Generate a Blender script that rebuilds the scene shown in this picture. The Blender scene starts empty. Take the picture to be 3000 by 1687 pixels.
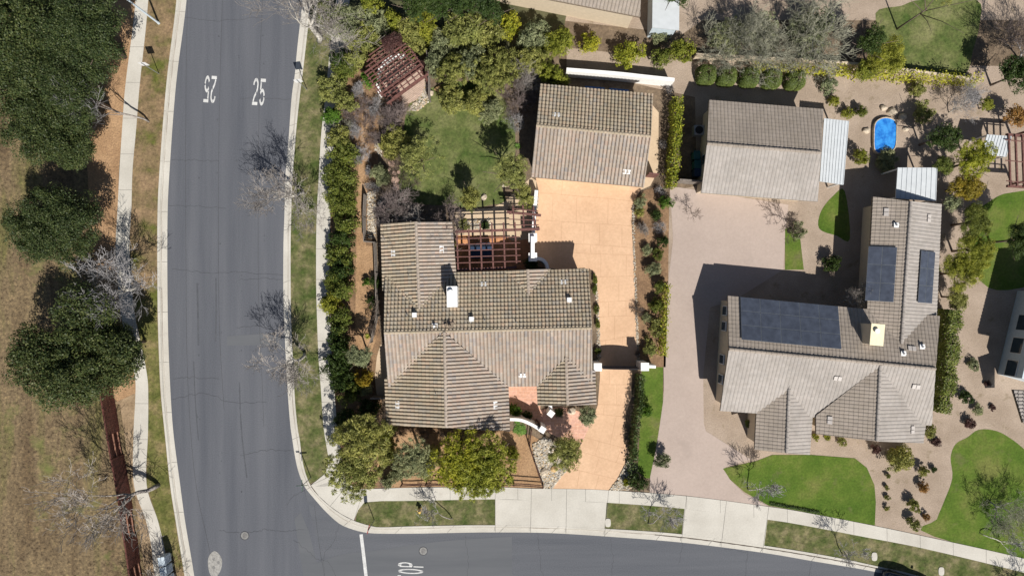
import bpy, bmesh, math, random
import numpy as np
from mathutils import Vector, Matrix
random.seed(7); np.random.seed(7)
SC = bpy.context.scene
COL = SC.collection
R = math.radians
# ------------------------------------------------------------------ camera, sky, sun, exposure
H = 60.0                       # drone height in metres; 0.03 m per photo pixel on the ground
cd = bpy.data.cameras.new('camera'); cd.lens = 24.0; cd.sensor_width = 36.0
cd.clip_start = 0.5; cd.clip_end = 2000
cam = bpy.data.objects.new('camera', cd); COL.objects.link(cam)
cam.location = (0, 0, H); cam.rotation_euler = (0, 0, 0); SC.camera = cam
SUN = Vector((0.243, -0.617, 0.749)).normalized()
el = math.asin(SUN.z); az = math.atan2(SUN.x, SUN.y)
w = bpy.data.worlds.new('World'); SC.world = w; w.use_nodes = True
nt = w.node_tree; bgn = nt.nodes['Background']
sky = nt.nodes.new('ShaderNodeTexSky'); sky.sky_type = 'NISHITA'; sky.sun_disc = False
sky.sun_elevation = el; sky.sun_rotation = az
nt.links.new(sky.outputs[0], bgn.inputs[0]); bgn.inputs[1].default_value = 0.05
ld = bpy.data.lights.new('sun', 'SUN'); ld.energy = 5.0; ld.angle = R(0.5); ld.color = (1.0, 0.955, 0.885)
sun = bpy.data.objects.new('sun', ld); COL.objects.link(sun)
sun.rotation_euler = SUN.to_track_quat('Z', 'Y').to_euler(); sun.location = (20, -50, 60)
SC.cycles.diffuse_bounces = 2
SC.view_settings.view_transform = 'Standard'; SC.view_settings.look = 'None'
SC.view_settings.exposure = 0.20; SC.view_settings.gamma = 1; SC.view_settings.use_curve_mapping = False

# ------------------------------------------------------------------ helpers
def P(px, py, h=0.1):
    """map position of something h metres up that the survey grid shows at px, py"""
    k = 0.03 * (1 - h / H)
    return Vector(((px - 1500) * k, (843.5 - py) * k, h))
def P2(px, py, h=0.1):
    v = P(px, py, h); return (v.x, v.y)

def tag(o, label=None, cat=None, group=None, kind=None):
    if label: o['label'] = label
    if cat: o['category'] = cat
    if group: o['group'] = group
    if kind: o['kind'] = kind
    return o
def link(name, me, mats=None, parent=None, loc=None, rz=0, sc=None):
    o = bpy.data.objects.new(name, me); COL.objects.link(o)
    if me is not None and mats is not None and len(me.materials) == 0:
        for m in (mats if isinstance(mats, (list, tuple)) else [mats]): me.materials.append(m)
    if parent: o.parent = parent
    if loc is not None: o.location = loc
    if rz: o.rotation_euler = (0, 0, rz)
    if sc is not None: o.scale = sc
    return o
def empty(name, label, cat, loc=(0, 0, 0), rz=0, group=None, sc=None):
    o = bpy.data.objects.new(name, None); COL.objects.link(o); o.empty_display_size = 0.3
    o.location = loc; o.rotation_euler = (0, 0, rz)
    if sc is not None: o.scale = sc
    return tag(o, label, cat, group)

class MB:
    def __init__(s): s.v = []; s.f = []; s.m = []
    def add(s, vs, fs, mi=0):
        b = len(s.v); s.v += [tuple(v) for v in vs]; s.f += [tuple(b + i for i in f) for f in fs]; s.m += [mi] * len(fs)
    def box(s, c, d, rz=0, mi=0, tilt=None):
        x, y, z = d[0] / 2, d[1] / 2, d[2] / 2
        vs = [Vector((i, j, k)) for i in (-x, x) for j in (-y, y) for k in (-z, z)]
        M = Matrix.Rotation(rz, 3, 'Z')
        if tilt: M = M @ tilt
        s.add([M @ v + Vector(c) for v in vs], [(0, 1, 3, 2), (4, 6, 7, 5), (0, 4, 5, 1), (2, 3, 7, 6), (0, 2, 6, 4), (1, 5, 7, 3)], mi)
    def bar(s, a, b, wd, ht, mi=0):
        """rectangular bar from a to b, wd wide, ht high"""
        a = Vector(a); b = Vector(b); d = (b - a); L = d.length
        if L < 1e-6: return
        d /= L; up = Vector((0, 0, 1)) if abs(d.z) < 0.99 else Vector((1, 0, 0))
        sd = d.cross(up).normalized() * wd / 2; u = sd.cross(d).normalized() * ht / 2
        vs = [p + i * sd + j * u for p in (a, b) for i, j in ((-1, -1), (1, -1), (1, 1), (-1, 1))]
        s.add(vs, [(0, 3, 2, 1), (4, 5, 6, 7), (0, 1, 5, 4), (1, 2, 6, 5), (2, 3, 7, 6), (3, 0, 4, 7)], mi)
    def vboard(s, c, z0, z1, wd, th, ang, mi=0): s.box((c[0], c[1], (z0 + z1) / 2), (wd, th, z1 - z0), ang, mi)
    def tube(s, pts, rs, n=6, mi=0, cap=True):
        pts = [Vector(p) for p in pts]; rings = []; vs = []
        for i, p in enumerate(pts):
            d = (pts[min(i + 1, len(pts) - 1)] - pts[max(i - 1, 0)]).normalized()
            a = Vector((0, 0, 1)) if abs(d.z) < 0.9 else Vector((1, 0, 0))
            u = d.cross(a).normalized(); v = d.cross(u)
            for k in range(n):
                t = 2 * math.pi * k / n; vs.append(p + (u * math.cos(t) + v * math.sin(t)) * rs[i])
        fs = []
        for i in range(len(pts) - 1):
            for k in range(n):
                k2 = (k + 1) % n; fs.append((i * n + k, i * n + k2, (i + 1) * n + k2, (i + 1) * n + k))
        if cap: fs.append(tuple(range(n))[::-1]); fs.append(tuple((len(pts) - 1) * n + k for k in range(n)))
        s.add(vs, fs, mi)
    def prism(s, poly, z0, z1, mi=0):
        poly = [tuple(p[:2]) for p in poly]
        if sum(poly[i - 1][0] * poly[i][1] - poly[i][0] * poly[i - 1][1] for i in range(len(poly))) < 0: poly = poly[::-1]
        n = len(poly); zz0 = z0 if hasattr(z0, '__len__') else [z0] * n; zz1 = z1 if hasattr(z1, '__len__') else [z1] * n
        s.add([(p[0], p[1], zz0[i]) for i, p in enumerate(poly)] + [(p[0], p[1], zz1[i]) for i, p in enumerate(poly)],
              [tuple(range(n))[::-1], tuple(range(n, 2 * n))] + [(i, (i + 1) % n, n + (i + 1) % n, n + i) for i in range(n)], mi)
    def strip(s, pts, wd, z, mi=0):
        """flat ribbon along a polyline"""
        pts = [Vector((p[0], p[1], 0)) for p in pts]; vs = []
        for i, p in enumerate(pts):
            d = (pts[min(i + 1, len(pts) - 1)] - pts[max(i - 1, 0)]).normalized(); n = Vector((-d.y, d.x, 0)) * wd / 2
            vs += [(p + n + Vector((0, 0, z))), (p - n + Vector((0, 0, z)))]
        s.add(vs, [(2 * i, 2 * i + 1, 2 * i + 3, 2 * i + 2) for i in range(len(pts) - 1)], mi)
    def mesh(s, name, mats=None, smooth=False):
        me = bpy.data.meshes.new(name); me.from_pydata(s.v, [], s.f)
        if mats:
            for m in (mats if isinstance(mats, (list, tuple)) else [mats]): me.materials.append(m)
        me.polygons.foreach_set('material_index', s.m)
        if smooth: me.polygons.foreach_set('use_smooth', [True] * len(me.polygons))
        me.update(); return me
    def build(s, name, mats, parent=None, smooth=False, **k):
        return link(name, s.mesh(name, mats, smooth), None, parent, **k)

def smoothline(pts, n=6):
    """Catmull-Rom through the points"""
    pts = [Vector((p[0], p[1])) for p in pts]
    out = []
    for i in range(len(pts) - 1):
        p0 = pts[max(i - 1, 0)]; p1 = pts[i]; p2 = pts[i + 1]; p3 = pts[min(i + 2, len(pts) - 1)]
        for k in range(n):
            t = k / n
            out.append(0.5 * ((2 * p1) + (p2 - p0) * t + (2 * p0 - 5 * p1 + 4 * p2 - p3) * t * t + (3 * p1 - p0 - 3 * p2 + p3) * t ** 3))
    out.append(pts[-1]); return out
def closedsmooth(pts, n=4):
    pts = [Vector((p[0], p[1])) for p in pts]; m = len(pts); out = []
    for i in range(m):
        p0, p1, p2, p3 = pts[i - 1], pts[i], pts[(i + 1) % m], pts[(i + 2) % m]
        for k in range(n):
            t = k / n
            out.append(0.5 * ((2 * p1) + (p2 - p0) * t + (2 * p0 - 5 * p1 + 4 * p2 - p3) * t * t + (3 * p1 - p0 - 3 * p2 + p3) * t ** 3))
    return out
def fillmesh(name, poly, z, mats):
    """flat sheet with a free outline"""
    from mathutils.geometry import tessellate_polygon
    vs = [Vector((p[0], p[1], z)) for p in poly]
    tr = tessellate_polygon([vs])
    fs = []
    for t in tr:
        a, b, c = (vs[i] for i in t)
        fs.append(t if (b - a).cross(c - a).z > 0 else t[::-1])
    me = bpy.data.meshes.new(name); me.from_pydata(vs, [], fs)
    for m in (mats if isinstance(mats, (list, tuple)) else [mats]): me.materials.append(m)
    return me
def sheet(name, pxpoly, z, m, closed=False, n=4, kind='structure', lab=None, world=False):
    poly = [p if world else P2(p[0], p[1], z) for p in pxpoly]
    if closed: poly = closedsmooth(poly, n)
    o = link(name, fillmesh(name, poly, z, m), None); o['kind'] = kind
    if lab: o['label'] = lab[0]; o['category'] = lab[1]
    return o

# ------------------------------------------------------------------ materials
def nodemat(name):
    m = bpy.data.materials.new(name); m.use_nodes = True
    return m, m.node_tree, m.node_tree.nodes['Principled BSDF']
def ramp(nt, fac, stops):
    r = nt.nodes.new('ShaderNodeValToRGB'); cr = r.color_ramp
    while len(cr.elements) < len(stops): cr.elements.new(0.5)
    for e, (p, c) in zip(cr.elements, stops): e.position = p; e.color = (*c, 1)
    nt.links.new(fac, r.inputs[0]); return r.outputs[0]
def noise(nt, scale, detail=4, rough=0.55, vec=None, stretch=None, rot=0):
    n = nt.nodes.new('ShaderNodeTexNoise'); n.inputs['Scale'].default_value = scale
    n.inputs['Detail'].default_value = detail; n.inputs['Roughness'].default_value = rough
    tc = nt.nodes.new('ShaderNodeTexCoord'); src = tc.outputs['Object']
    if stretch:
        mp = nt.nodes.new('ShaderNodeMapping'); mp.inputs['Scale'].default_value = stretch
        mp.inputs['Rotation'].default_value = (0, 0, rot)
        nt.links.new(src, mp.inputs[0]); src = mp.outputs[0]
    nt.links.new(src, n.inputs['Vector']); return n.outputs['Fac']
def mixc(nt, fac, a, b, mode='MIX'):
    x = nt.nodes.new('ShaderNodeMix'); x.data_type = 'RGBA'; x.blend_type = mode
    for s, v in ((x.inputs[0], fac), (x.inputs[6], a), (x.inputs[7], b)):
        if isinstance(v, (int, float)): s.default_value = v
        elif isinstance(v, tuple): s.default_value = (*v, 1)
        else: nt.links.new(v, s)
    return x.outputs[2]
def bump(nt, bs, h, st=0.5, dist=0.03):
    b = nt.nodes.new('ShaderNodeBump'); b.inputs['Strength'].default_value = st; b.inputs['Distance'].default_value = dist
    nt.links.new(h, b.inputs['Height']); nt.links.new(b.outputs[0], bs.inputs['Normal'])
def gmat(name, big, small, sb=0.4, ss=6.0, rough=0.95, st=0.5, dist=0.03, amount=0.5, spots=None, stretch=None, rot=0):
    """ground material: big soft patches from `big` ramp stops, fine grain from `small` ramp multiplied in"""
    m, nt, bs = nodemat(name)
    c = ramp(nt, noise(nt, sb, 5, 0.6, stretch=stretch, rot=rot), big)
    fn = noise(nt, ss, 5, 0.7)
    c = mixc(nt, amount, c, ramp(nt, fn, small), 'MULTIPLY')
    if spots:
        (sc, lo, hi, colr) = spots
        c = mixc(nt, ramp(nt, noise(nt, sc, 4, 0.65), [(lo, (0, 0, 0)), (hi, (1, 1, 1))]), c, colr)
    nt.links.new(c, bs.inputs['Base Color']); bs.inputs['Roughness'].default_value = rough
    bs.inputs['Specular IOR Level'].default_value = 0.2
    if st: bump(nt, bs, fn, st, dist)
    return m
GR = [(0.3, (0.45, 0.45, 0.45)), (0.5, (0.95, 0.95, 0.95)), (0.7, (1.5, 1.5, 1.4))]
GRS = [(0.3, (0.75, 0.75, 0.75)), (0.7, (1.2, 1.2, 1.2))]
M = {}
M['asphalt'] = gmat('asphalt', [(0.3, (0.088, 0.094, 0.110)), (0.7, (0.125, 0.130, 0.146))], [(0.30, (0.70, 0.70, 0.70)), (0.70, (1.30, 1.30, 1.30))], 0.5, 11, 0.9, 0.25, 0.01, 0.6, stretch=(1.6, 0.09, 1))
M['asphalt_side'] = gmat('asphalt_side', [(0.3, (0.092, 0.098, 0.112)), (0.7, (0.125, 0.130, 0.144))], [(0.30, (0.70, 0.70, 0.70)), (0.70, (1.30, 1.30, 1.30))], 0.5, 11, 0.9, 0.25, 0.01, 0.6, stretch=(0.09, 1.5, 1), rot=0.12)
M['asphalt_patch'] = gmat('asphalt_patch', [(0.3, (0.098, 0.104, 0.115)), (0.7, (0.135, 0.14, 0.15))], GRS, 0.4, 25, 0.9, 0.2, 0.01, 0.3, stretch=(0.12, 1.3, 1))
M['crack'] = gmat('crack', [(0.3, (0.055, 0.057, 0.063)), (0.7, (0.085, 0.088, 0.096))], GRS, 2, 8)
M['stain'] = gmat('tyre_stain', [(0.3, (0.072, 0.077, 0.088)), (0.7, (0.10, 0.105, 0.118))], GRS, 1.5, 11, 0.85, 0.1, 0.01, 0.5)
M['paint'] = gmat('road_paint', [(0.3, (0.46, 0.46, 0.455)), (0.7, (0.66, 0.66, 0.65))], GR, 2.0, 9, 0.7, 0.1, 0.005, 0.35)
M['concrete'] = gmat('concrete', [(0.3, (0.455, 0.43, 0.38)), (0.7, (0.56, 0.535, 0.48))], GRS, 0.35, 8, 0.9, 0.2, 0.01, 0.35, spots=(0.9, 0.62, 0.80, (0.42, 0.39, 0.345)))
M['joint'] = gmat('joint', [(0.3, (0.14, 0.13, 0.12)), (0.7, (0.2, 0.19, 0.17))], GRS)
M['dirtline'] = gmat('gutter_dirt', [(0.40, (0.30, 0.27, 0.235)), (0.52, (0.42, 0.39, 0.34)), (0.7, (0.50, 0.47, 0.41))], GRS, 0.25, 6)
M['wetline'] = gmat('wet_gutter', [(0.35, (0.05, 0.04, 0.035)), (0.7, (0.12, 0.10, 0.085))], GRS, 1.2, 6)
M['field'] = gmat('dry_field', [(0.34, (0.125, 0.088, 0.052)), (0.50, (0.192, 0.142, 0.084)), (0.66, (0.135, 0.120, 0.050))], [(0.32, (0.3, 0.28, 0.26)), (0.47, (0.85, 0.85, 0.85)), (0.56, (1.05, 1.05, 1.0)), (0.68, (1.7, 1.65, 1.5))], 0.22, 4.2, 1, 0.9, 0.08, 0.95, spots=(0.35, 0.56, 0.74, (0.145, 0.155, 0.05)), stretch=(2.2, 0.35, 1), rot=0.1)
M['mulch'] = gmat('mulch', [(0.3, (0.29, 0.175, 0.095)), (0.7, (0.42, 0.27, 0.155))], GR, 0.5, 7, 1, 0.9, 0.06, 0.6)
M['mulchdark'] = gmat('mulch_dark', [(0.3, (0.16, 0.10, 0.06)), (0.7, (0.30, 0.19, 0.11))], GR, 0.6, 6, 1, 0.9, 0.06, 0.6)
M['soil'] = gmat('soil', [(0.3, (0.11, 0.08, 0.055)), (0.7, (0.22, 0.165, 0.115))], GR, 0.7, 5, 1, 0.9, 0.06, 0.6)
M['lawn'] = gmat('parkway_lawn', [(0.34, (0.060, 0.085, 0.022)), (0.5, (0.115, 0.120, 0.048)), (0.64, (0.20, 0.175, 0.095))], GR, 0.9, 4.5, 1, 0.9, 0.05, 0.8)
M['lawn_dry'] = gmat('parkway_lawn_dry', [(0.32, (0.10, 0.11, 0.025)), (0.48, (0.19, 0.14, 0.075)), (0.66, (0.27, 0.185, 0.11))], GR, 0.5, 4.5, 1, 0.9, 0.05, 0.8)
M['backlawn'] = gmat('back_lawn', [(0.34, (0.060, 0.095, 0.022)), (0.5, (0.115, 0.135, 0.045)), (0.66, (0.19, 0.19, 0.085))], GR, 0.4, 5, 1, 0.8, 0.05, 0.75)
M['greenlawn'] = gmat('green_lawn', [(0.34, (0.056, 0.108, 0.013)), (0.5, (0.092, 0.142, 0.022)), (0.66, (0.15, 0.165, 0.045))], GR, 0.28, 6, 1, 0.8, 0.05, 0.5, spots=(0.5, 0.6, 0.8, (0.14, 0.13, 0.06)))
M['gravel'] = gmat('beige_gravel', [(0.3, (0.30, 0.235, 0.18)), (0.7, (0.40, 0.32, 0.255))], GR, 0.5, 9, 1, 0.8, 0.05, 0.35, spots=(0.8, 0.6, 0.75, (0.20, 0.16, 0.10)))
M['drive'] = gmat('driveway_concrete', [(0.3, (0.57, 0.375, 0.24)), (0.7, (0.67, 0.455, 0.30))], [(0.3, (0.86, 0.84, 0.81)), (0.7, (1.08, 1.08, 1.08))], 0.35, 5, 0.85, 0.15, 0.01, 0.8, spots=(0.4, 0.66, 0.85, (0.50, 0.335, 0.22)))
M['drivejoint'] = gmat('driveway_joint', [(0.3, (0.42, 0.25, 0.15)), (0.7, (0.50, 0.31, 0.19))], GRS)
M['ndrive'] = gmat('neighbour_driveway', [(0.3, (0.37, 0.30, 0.26)), (0.7, (0.44, 0.36, 0.315))], GRS, 0.15, 5, 0.9, 0.15, 0.01, 0.3, spots=(0.25, 0.6, 0.8, (0.33, 0.27, 0.235)))
M['tan'] = gmat('tan_walk', [(0.3, (0.50, 0.38, 0.26)), (0.7, (0.60, 0.47, 0.33))], GRS, 0.5, 6, 0.9, 0.2, 0.01, 0.3)

def brickmat(name, c1, c2, mortar, sx, sy, rot=0.02, rough=0.85, vmix=0.5):
    m, nt, bs = nodemat(name)
    tc = nt.nodes.new('ShaderNodeTexCoord'); mp = nt.nodes.new('ShaderNodeMapping'); mp.inputs['Rotation'].default_value = (0, 0, rot)
    nt.links.new(tc.outputs['Object'], mp.inputs[0])
    b = nt.nodes.new('ShaderNodeTexBrick'); nt.links.new(mp.outputs[0], b.inputs[0])
    b.inputs['Color1'].default_value = (*c1, 1); b.inputs['Color2'].default_value = (*c2, 1); b.inputs['Mortar'].default_value = (*mortar, 1)
    b.inputs['Scale'].default_value = 1; b.inputs['Brick Width'].default_value = sx; b.inputs['Row Height'].default_value = sy
    b.inputs['Mortar Size'].default_value = 0.012; b.inputs['Bias'].default_value = 0
    c = mixc(nt, 0.35, b.outputs[0], ramp(nt, noise(nt, 5, 4, 0.6), GR), 'MULTIPLY')
    nt.links.new(c, bs.inputs['Base Color']); bs.inputs['Roughness'].default_value = rough
    return m
M['pinkpaver'] = brickmat('pink_paver', (0.56, 0.31, 0.21), (0.62, 0.36, 0.27), (0.66, 0.44, 0.34), 0.6, 0.3)
M['terracotta'] = brickmat('terracotta_paver', (0.50, 0.22, 0.09), (0.60, 0.28, 0.13), (0.42, 0.22, 0.12), 0.35, 0.35)
M['deck'] = brickmat('deck_boards', (0.46, 0.34, 0.27), (0.51, 0.385, 0.31), (0.26, 0.18, 0.14), 3.0, 0.14, rot=-0.62)

def simple(name, c, rough=0.6, var=0.12, scale=6, metal=0, spec=0.4, st=0.0):
    m, nt, bs = nodemat(name)
    n = noise(nt, scale, 5, 0.6)
    lo = tuple(max(0, x * (1 - var * 2)) for x in c); hi = tuple(min(1, x * (1 + var)) for x in c)
    nt.links.new(ramp(nt, n, [(0.3, lo), (0.7, hi)]), bs.inputs['Base Color'])
    bs.inputs['Roughness'].default_value = rough; bs.inputs['Metallic'].default_value = metal; bs.inputs['Specular IOR Level'].default_value = spec
    if st: bump(nt, bs, n, st, 0.01)
    return m
M['white'] = simple('white_stucco', (0.86, 0.85, 0.83), 0.8, 0.05, 4, st=0.2)
M['cream'] = simple('cream_stucco', (0.60, 0.50, 0.37), 0.85, 0.05, 4)
M['fascia'] = simple('fascia', (0.20, 0.155, 0.115), 0.7, 0.15)
M['beam'] = simple('redwood_beam', (0.165, 0.074, 0.062), 0.75, 0.22, 5, st=0.2)
M['redfence'] = simple('red_fence_wood', (0.115, 0.038, 0.028), 0.8, 0.3, 4, st=0.2)
M['rail'] = simple('fence_rail_wood', (0.30, 0.15, 0.10), 0.75, 0.2, 5)
M['palewood'] = simple('weathered_rail', (0.52, 0.42, 0.34), 0.75, 0.2, 5)
M['greywood'] = simple('grey_fence_wood', (0.22, 0.19, 0.165), 0.85, 0.25, 5, st=0.2)
M['rustic'] = simple('rustic_rail', (0.10, 0.05, 0.035), 0.9, 0.3, 6)
M['glass'] = simple('window_glass', (0.03, 0.05, 0.07), 0.08, 0.1, 1, 0, 0.8)
M['metal'] = simple('galvanised_metal', (0.40, 0.42, 0.44), 0.45, 0.1, 6, 0.6)
M['ventgrey'] = simple('grey_vent_tile', (0.50, 0.46, 0.43), 0.7, 0.06)
M['bluegrey'] = simple('blue_grey_paint', (0.55, 0.63, 0.69), 0.5, 0.06, 4)
M['mailface'] = simple('mailbox_doors', (0.30, 0.36, 0.44), 0.5, 0.12, 12)
M['whitemetal'] = simple('white_metal', (0.72, 0.72, 0.72), 0.45, 0.06)
M['dark'] = simple('dark_paint', (0.022, 0.022, 0.026), 0.5, 0.2)
M['navy'] = simple('navy_fabric', (0.022, 0.045, 0.095), 0.8, 0.2, 8)
M['cushion'] = simple('pale_cushion', (0.62, 0.61, 0.58), 0.9, 0.08)
M['yellow'] = simple('hydrant_yellow', (0.75, 0.50, 0.14), 0.45, 0.1)
M['red'] = simple('sign_red', (0.45, 0.03, 0.03), 0.4, 0.1)
M['green_sign'] = simple('sign_green', (0.02, 0.13, 0.07), 0.4, 0.1)
M['stone'] = simple('boulder', (0.56, 0.47, 0.36), 0.9, 0.25, 3, st=0.6)
M['stonegold'] = simple('golden_boulder', (0.50, 0.34, 0.16), 0.9, 0.25, 3, st=0.6)
M['patiocover'] = simple('patio_cover_panels', (0.55, 0.58, 0.60), 0.5, 0.04, 2)
M['iron'] = simple('cast_iron', (0.24, 0.235, 0.225), 0.6, 0.25, 9)
M['pool'] = simple('spa_water', (0.03, 0.24, 0.68), 0.08, 0.1, 3)
def watermat():
    m, nt, bs = nodemat('spa_water_rippled'); n = noise(nt, 2.2, 4, 0.6)
    nt.links.new(ramp(nt, n, [(0.35, (0.015, 0.13, 0.50)), (0.62, (0.05, 0.30, 0.74))]), bs.inputs['Base Color']); bs.inputs['Roughness'].default_value = 0.05
    bump(nt, bs, noise(nt, 6, 3, 0.6), 0.4, 0.05); return m
M['pool'] = watermat()
M['solarframe'] = simple('solar_cell', (0.070, 0.082, 0.112), 0.3, 0.15, 2, 0.0, 0.4)
M['alu'] = simple('panel_frame', (0.20, 0.22, 0.25), 0.4, 0.08, 2, 0.4)
M['teal'] = simple('teal_bin', (0.02, 0.10, 0.10), 0.5, 0.1)
M['carpaint'] = simple('car_navy', (0.012, 0.022, 0.05), 0.18, 0.1, 2, 0.3, 0.8)
M['rubber'] = simple('rubber', (0.02, 0.02, 0.02), 0.9, 0.2)
M['bluetarp'] = simple('blue_tarp', (0.03, 0.10, 0.28), 0.6, 0.1)

def pebblemat():
    m, nt, bs = nodemat('river_pebble')
    g = nt.nodes.new('ShaderNodeNewGeometry')
    c = ramp(nt, g.outputs['Random Per Island'], [(0.0, (0.46, 0.41, 0.33)), (0.25, (0.30, 0.25, 0.19)), (0.5, (0.56, 0.51, 0.43)), (0.7, (0.24, 0.235, 0.22)), (0.85, (0.48, 0.34, 0.18)), (1.0, (0.66, 0.62, 0.54))])
    nt.links.new(c, bs.inputs['Base Color']); bs.inputs['Roughness'].default_value = 0.85
    return m
M['pebble'] = pebblemat()

def tilemat(name, cols, moss, mossamt, dark=None):
    m, nt, bs = nodemat(name)
    a = nt.nodes.new('ShaderNodeAttribute'); a.attribute_name = 'rnd'
    c = ramp(nt, a.outputs['Fac'], [(i / (len(cols) - 1), k) for i, k in enumerate(cols)])
    c = mixc(nt, 0.6, c, ramp(nt, noise(nt, 3.0, 5, 0.6), [(0.3, (0.78, 0.78, 0.76)), (0.7, (1.18, 1.18, 1.18))]), 'MULTIPLY')
    c = mixc(nt, 0.7, c, ramp(nt, noise(nt, 0.45, 6, 0.7), [(0.35, (0.80, 0.79, 0.77)), (0.65, (1.16, 1.15, 1.14))]), 'MULTIPLY')
    if mossamt:
        f = ramp(nt, noise(nt, 0.55, 6, 0.75), [(0.42, (0, 0, 0)), (0.66, (mossamt,) * 3)])
        c = mixc(nt, f, c, moss)
        d = nt.nodes.new('ShaderNodeAttribute'); d.attribute_name = 'pan'
        q = nt.nodes.new('ShaderNodeMath'); q.operation = 'MULTIPLY'; q.inputs[1].default_value = 0.42
        nt.links.new(d.outputs['Fac'], q.inputs[0])
        c = mixc(nt, q.outputs[0], c, dark or (0.10, 0.065, 0.045))
    nt.links.new(c, bs.inputs['Base Color']); bs.inputs['Roughness'].default_value = 0.85; bs.inputs['Specular IOR Level'].default_value = 0.25
    return m
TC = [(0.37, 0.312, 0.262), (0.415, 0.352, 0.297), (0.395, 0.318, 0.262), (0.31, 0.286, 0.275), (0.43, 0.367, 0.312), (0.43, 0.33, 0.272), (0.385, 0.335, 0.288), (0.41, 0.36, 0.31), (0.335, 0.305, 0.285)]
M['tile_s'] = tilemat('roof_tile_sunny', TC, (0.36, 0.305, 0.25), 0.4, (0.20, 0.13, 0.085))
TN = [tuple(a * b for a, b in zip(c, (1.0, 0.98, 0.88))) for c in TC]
M['tile_n'] = tilemat('roof_tile_weathered_shaded', TN, (0.33, 0.285, 0.19), 0.55, (0.11, 0.085, 0.06))  # weathered copy of the tile, with shade of off-sun slopes put into its colour
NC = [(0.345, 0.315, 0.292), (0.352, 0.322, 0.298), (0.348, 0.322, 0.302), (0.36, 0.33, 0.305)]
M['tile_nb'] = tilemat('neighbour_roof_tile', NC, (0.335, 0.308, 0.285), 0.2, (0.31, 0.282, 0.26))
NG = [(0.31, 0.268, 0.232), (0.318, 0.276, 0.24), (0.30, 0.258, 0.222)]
M['tile_nd'] = tilemat('neighbour_roof_tile_brown', NG, (0.32, 0.27, 0.21), 0.3, (0.28, 0.24, 0.20))  # brown tile; its colour also carries the shade of the neighbour's off-sun slopes

def leafmat(name, cols, trans=0.25, sc=0.9, patch=None):
    m, nt, bs = nodemat(name)
    g = nt.nodes.new('ShaderNodeNewGeometry')
    st = [(i / (len(cols) - 1), k) for i, k in enumerate(cols)]
    c = ramp(nt, g.outputs['Random Per Island'], st)
    c2 = ramp(nt, noise(nt, sc, 3, 0.6), [(0.35, (0.62, 0.66, 0.6)), (0.65, (1.25, 1.22, 1.1))])
    c = mixc(nt, 0.8, c, c2, 'MULTIPLY')
    oi = nt.nodes.new('ShaderNodeObjectInfo')
    c = mixc(nt, 0.6, c, ramp(nt, oi.outputs['Random'], [(0, (0.85, 0.9, 0.9)), (1, (1.18, 1.1, 0.95))]), 'MULTIPLY')
    nt.links.new(c, bs.inputs['Base Color']); bs.inputs['Roughness'].default_value = 0.55; bs.inputs['Specular IOR Level'].default_value = 0.3
    if trans:
        tr = nt.nodes.new('ShaderNodeBsdfTranslucent'); nt.links.new(c, tr.inputs[0])
        mx = nt.nodes.new('ShaderNodeMixShader'); mx.inputs[0].default_value = trans
        out = nt.nodes['Material Output']
        nt.links.new(bs.outputs[0], mx.inputs[1]); nt.links.new(tr.outputs[0], mx.inputs[2]); nt.links.new(mx.outputs[0], out.inputs[0])
    return m
L = {}
L['oak'] = leafmat('oak_leaf', [(0.024, 0.044, 0.014), (0.050, 0.074, 0.025), (0.100, 0.118, 0.042), (0.034, 0.056, 0.018)], 0.15)
L['hedge'] = leafmat('hedge_leaf', [(0.085, 0.125, 0.02), (0.15, 0.185, 0.035), (0.23, 0.25, 0.06), (0.08, 0.11, 0.025)], 0.2)
L['dark'] = leafmat('dark_leaf', [(0.028, 0.06, 0.012), (0.05, 0.085, 0.02), (0.075, 0.105, 0.03)], 0.2)
L['olive'] = leafmat('olive_leaf', [(0.20, 0.22, 0.06), (0.30, 0.315, 0.095), (0.42, 0.415, 0.15), (0.15, 0.17, 0.045)], 0.25)
L['grey'] = leafmat('grey_green_leaf', [(0.19, 0.22, 0.12), (0.28, 0.31, 0.18), (0.37, 0.39, 0.24), (0.14, 0.165, 0.09)], 0.2)
L['yellow'] = leafmat('yellow_green_leaf', [(0.25, 0.28, 0.03), (0.38, 0.39, 0.04), (0.50, 0.48, 0.06), (0.18, 0.21, 0.025)], 0.3)
L['yhedge'] = leafmat('yellow_hedge_leaf', [(0.10, 0.14, 0.015), (0.20, 0.235, 0.025), (0.36, 0.36, 0.04), (0.14, 0.17, 0.02)], 0.2)
L['lime'] = leafmat('lime_leaf', [(0.19, 0.225, 0.03), (0.30, 0.325, 0.05), (0.41, 0.415, 0.075), (0.13, 0.16, 0.02)], 0.3)
L['bright'] = leafmat('bright_leaf', [(0.06, 0.15, 0.015), (0.11, 0.22, 0.03), (0.2, 0.32, 0.06)], 0.3)
L['gold'] = leafmat('golden_leaf', [(0.32, 0.24, 0.03), (0.45, 0.33, 0.05), (0.26, 0.22, 0.03)], 0.3)
L['maroon'] = leafmat('maroon_leaf', [(0.07, 0.028, 0.032), (0.11, 0.05, 0.05), (0.17, 0.10, 0.09)], 0.2)
L['orange'] = leafmat('orange_leaf', [(0.42, 0.20, 0.05), (0.35, 0.22, 0.08), (0.3, 0.14, 0.05)], 0.2)
L['clip'] = leafmat('clipped_leaf', [(0.09, 0.13, 0.03), (0.13, 0.17, 0.045), (0.15, 0.19, 0.05)], 0.2)
def barkmat(name, a, b, sc=6):
    m, nt, bs = nodemat(name)
    nt.links.new(ramp(nt, noise(nt, sc, 4, 0.65), [(0.38, a), (0.62, b)]), bs.inputs['Base Color']); bs.inputs['Roughness'].default_value = 0.9
    return m
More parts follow.
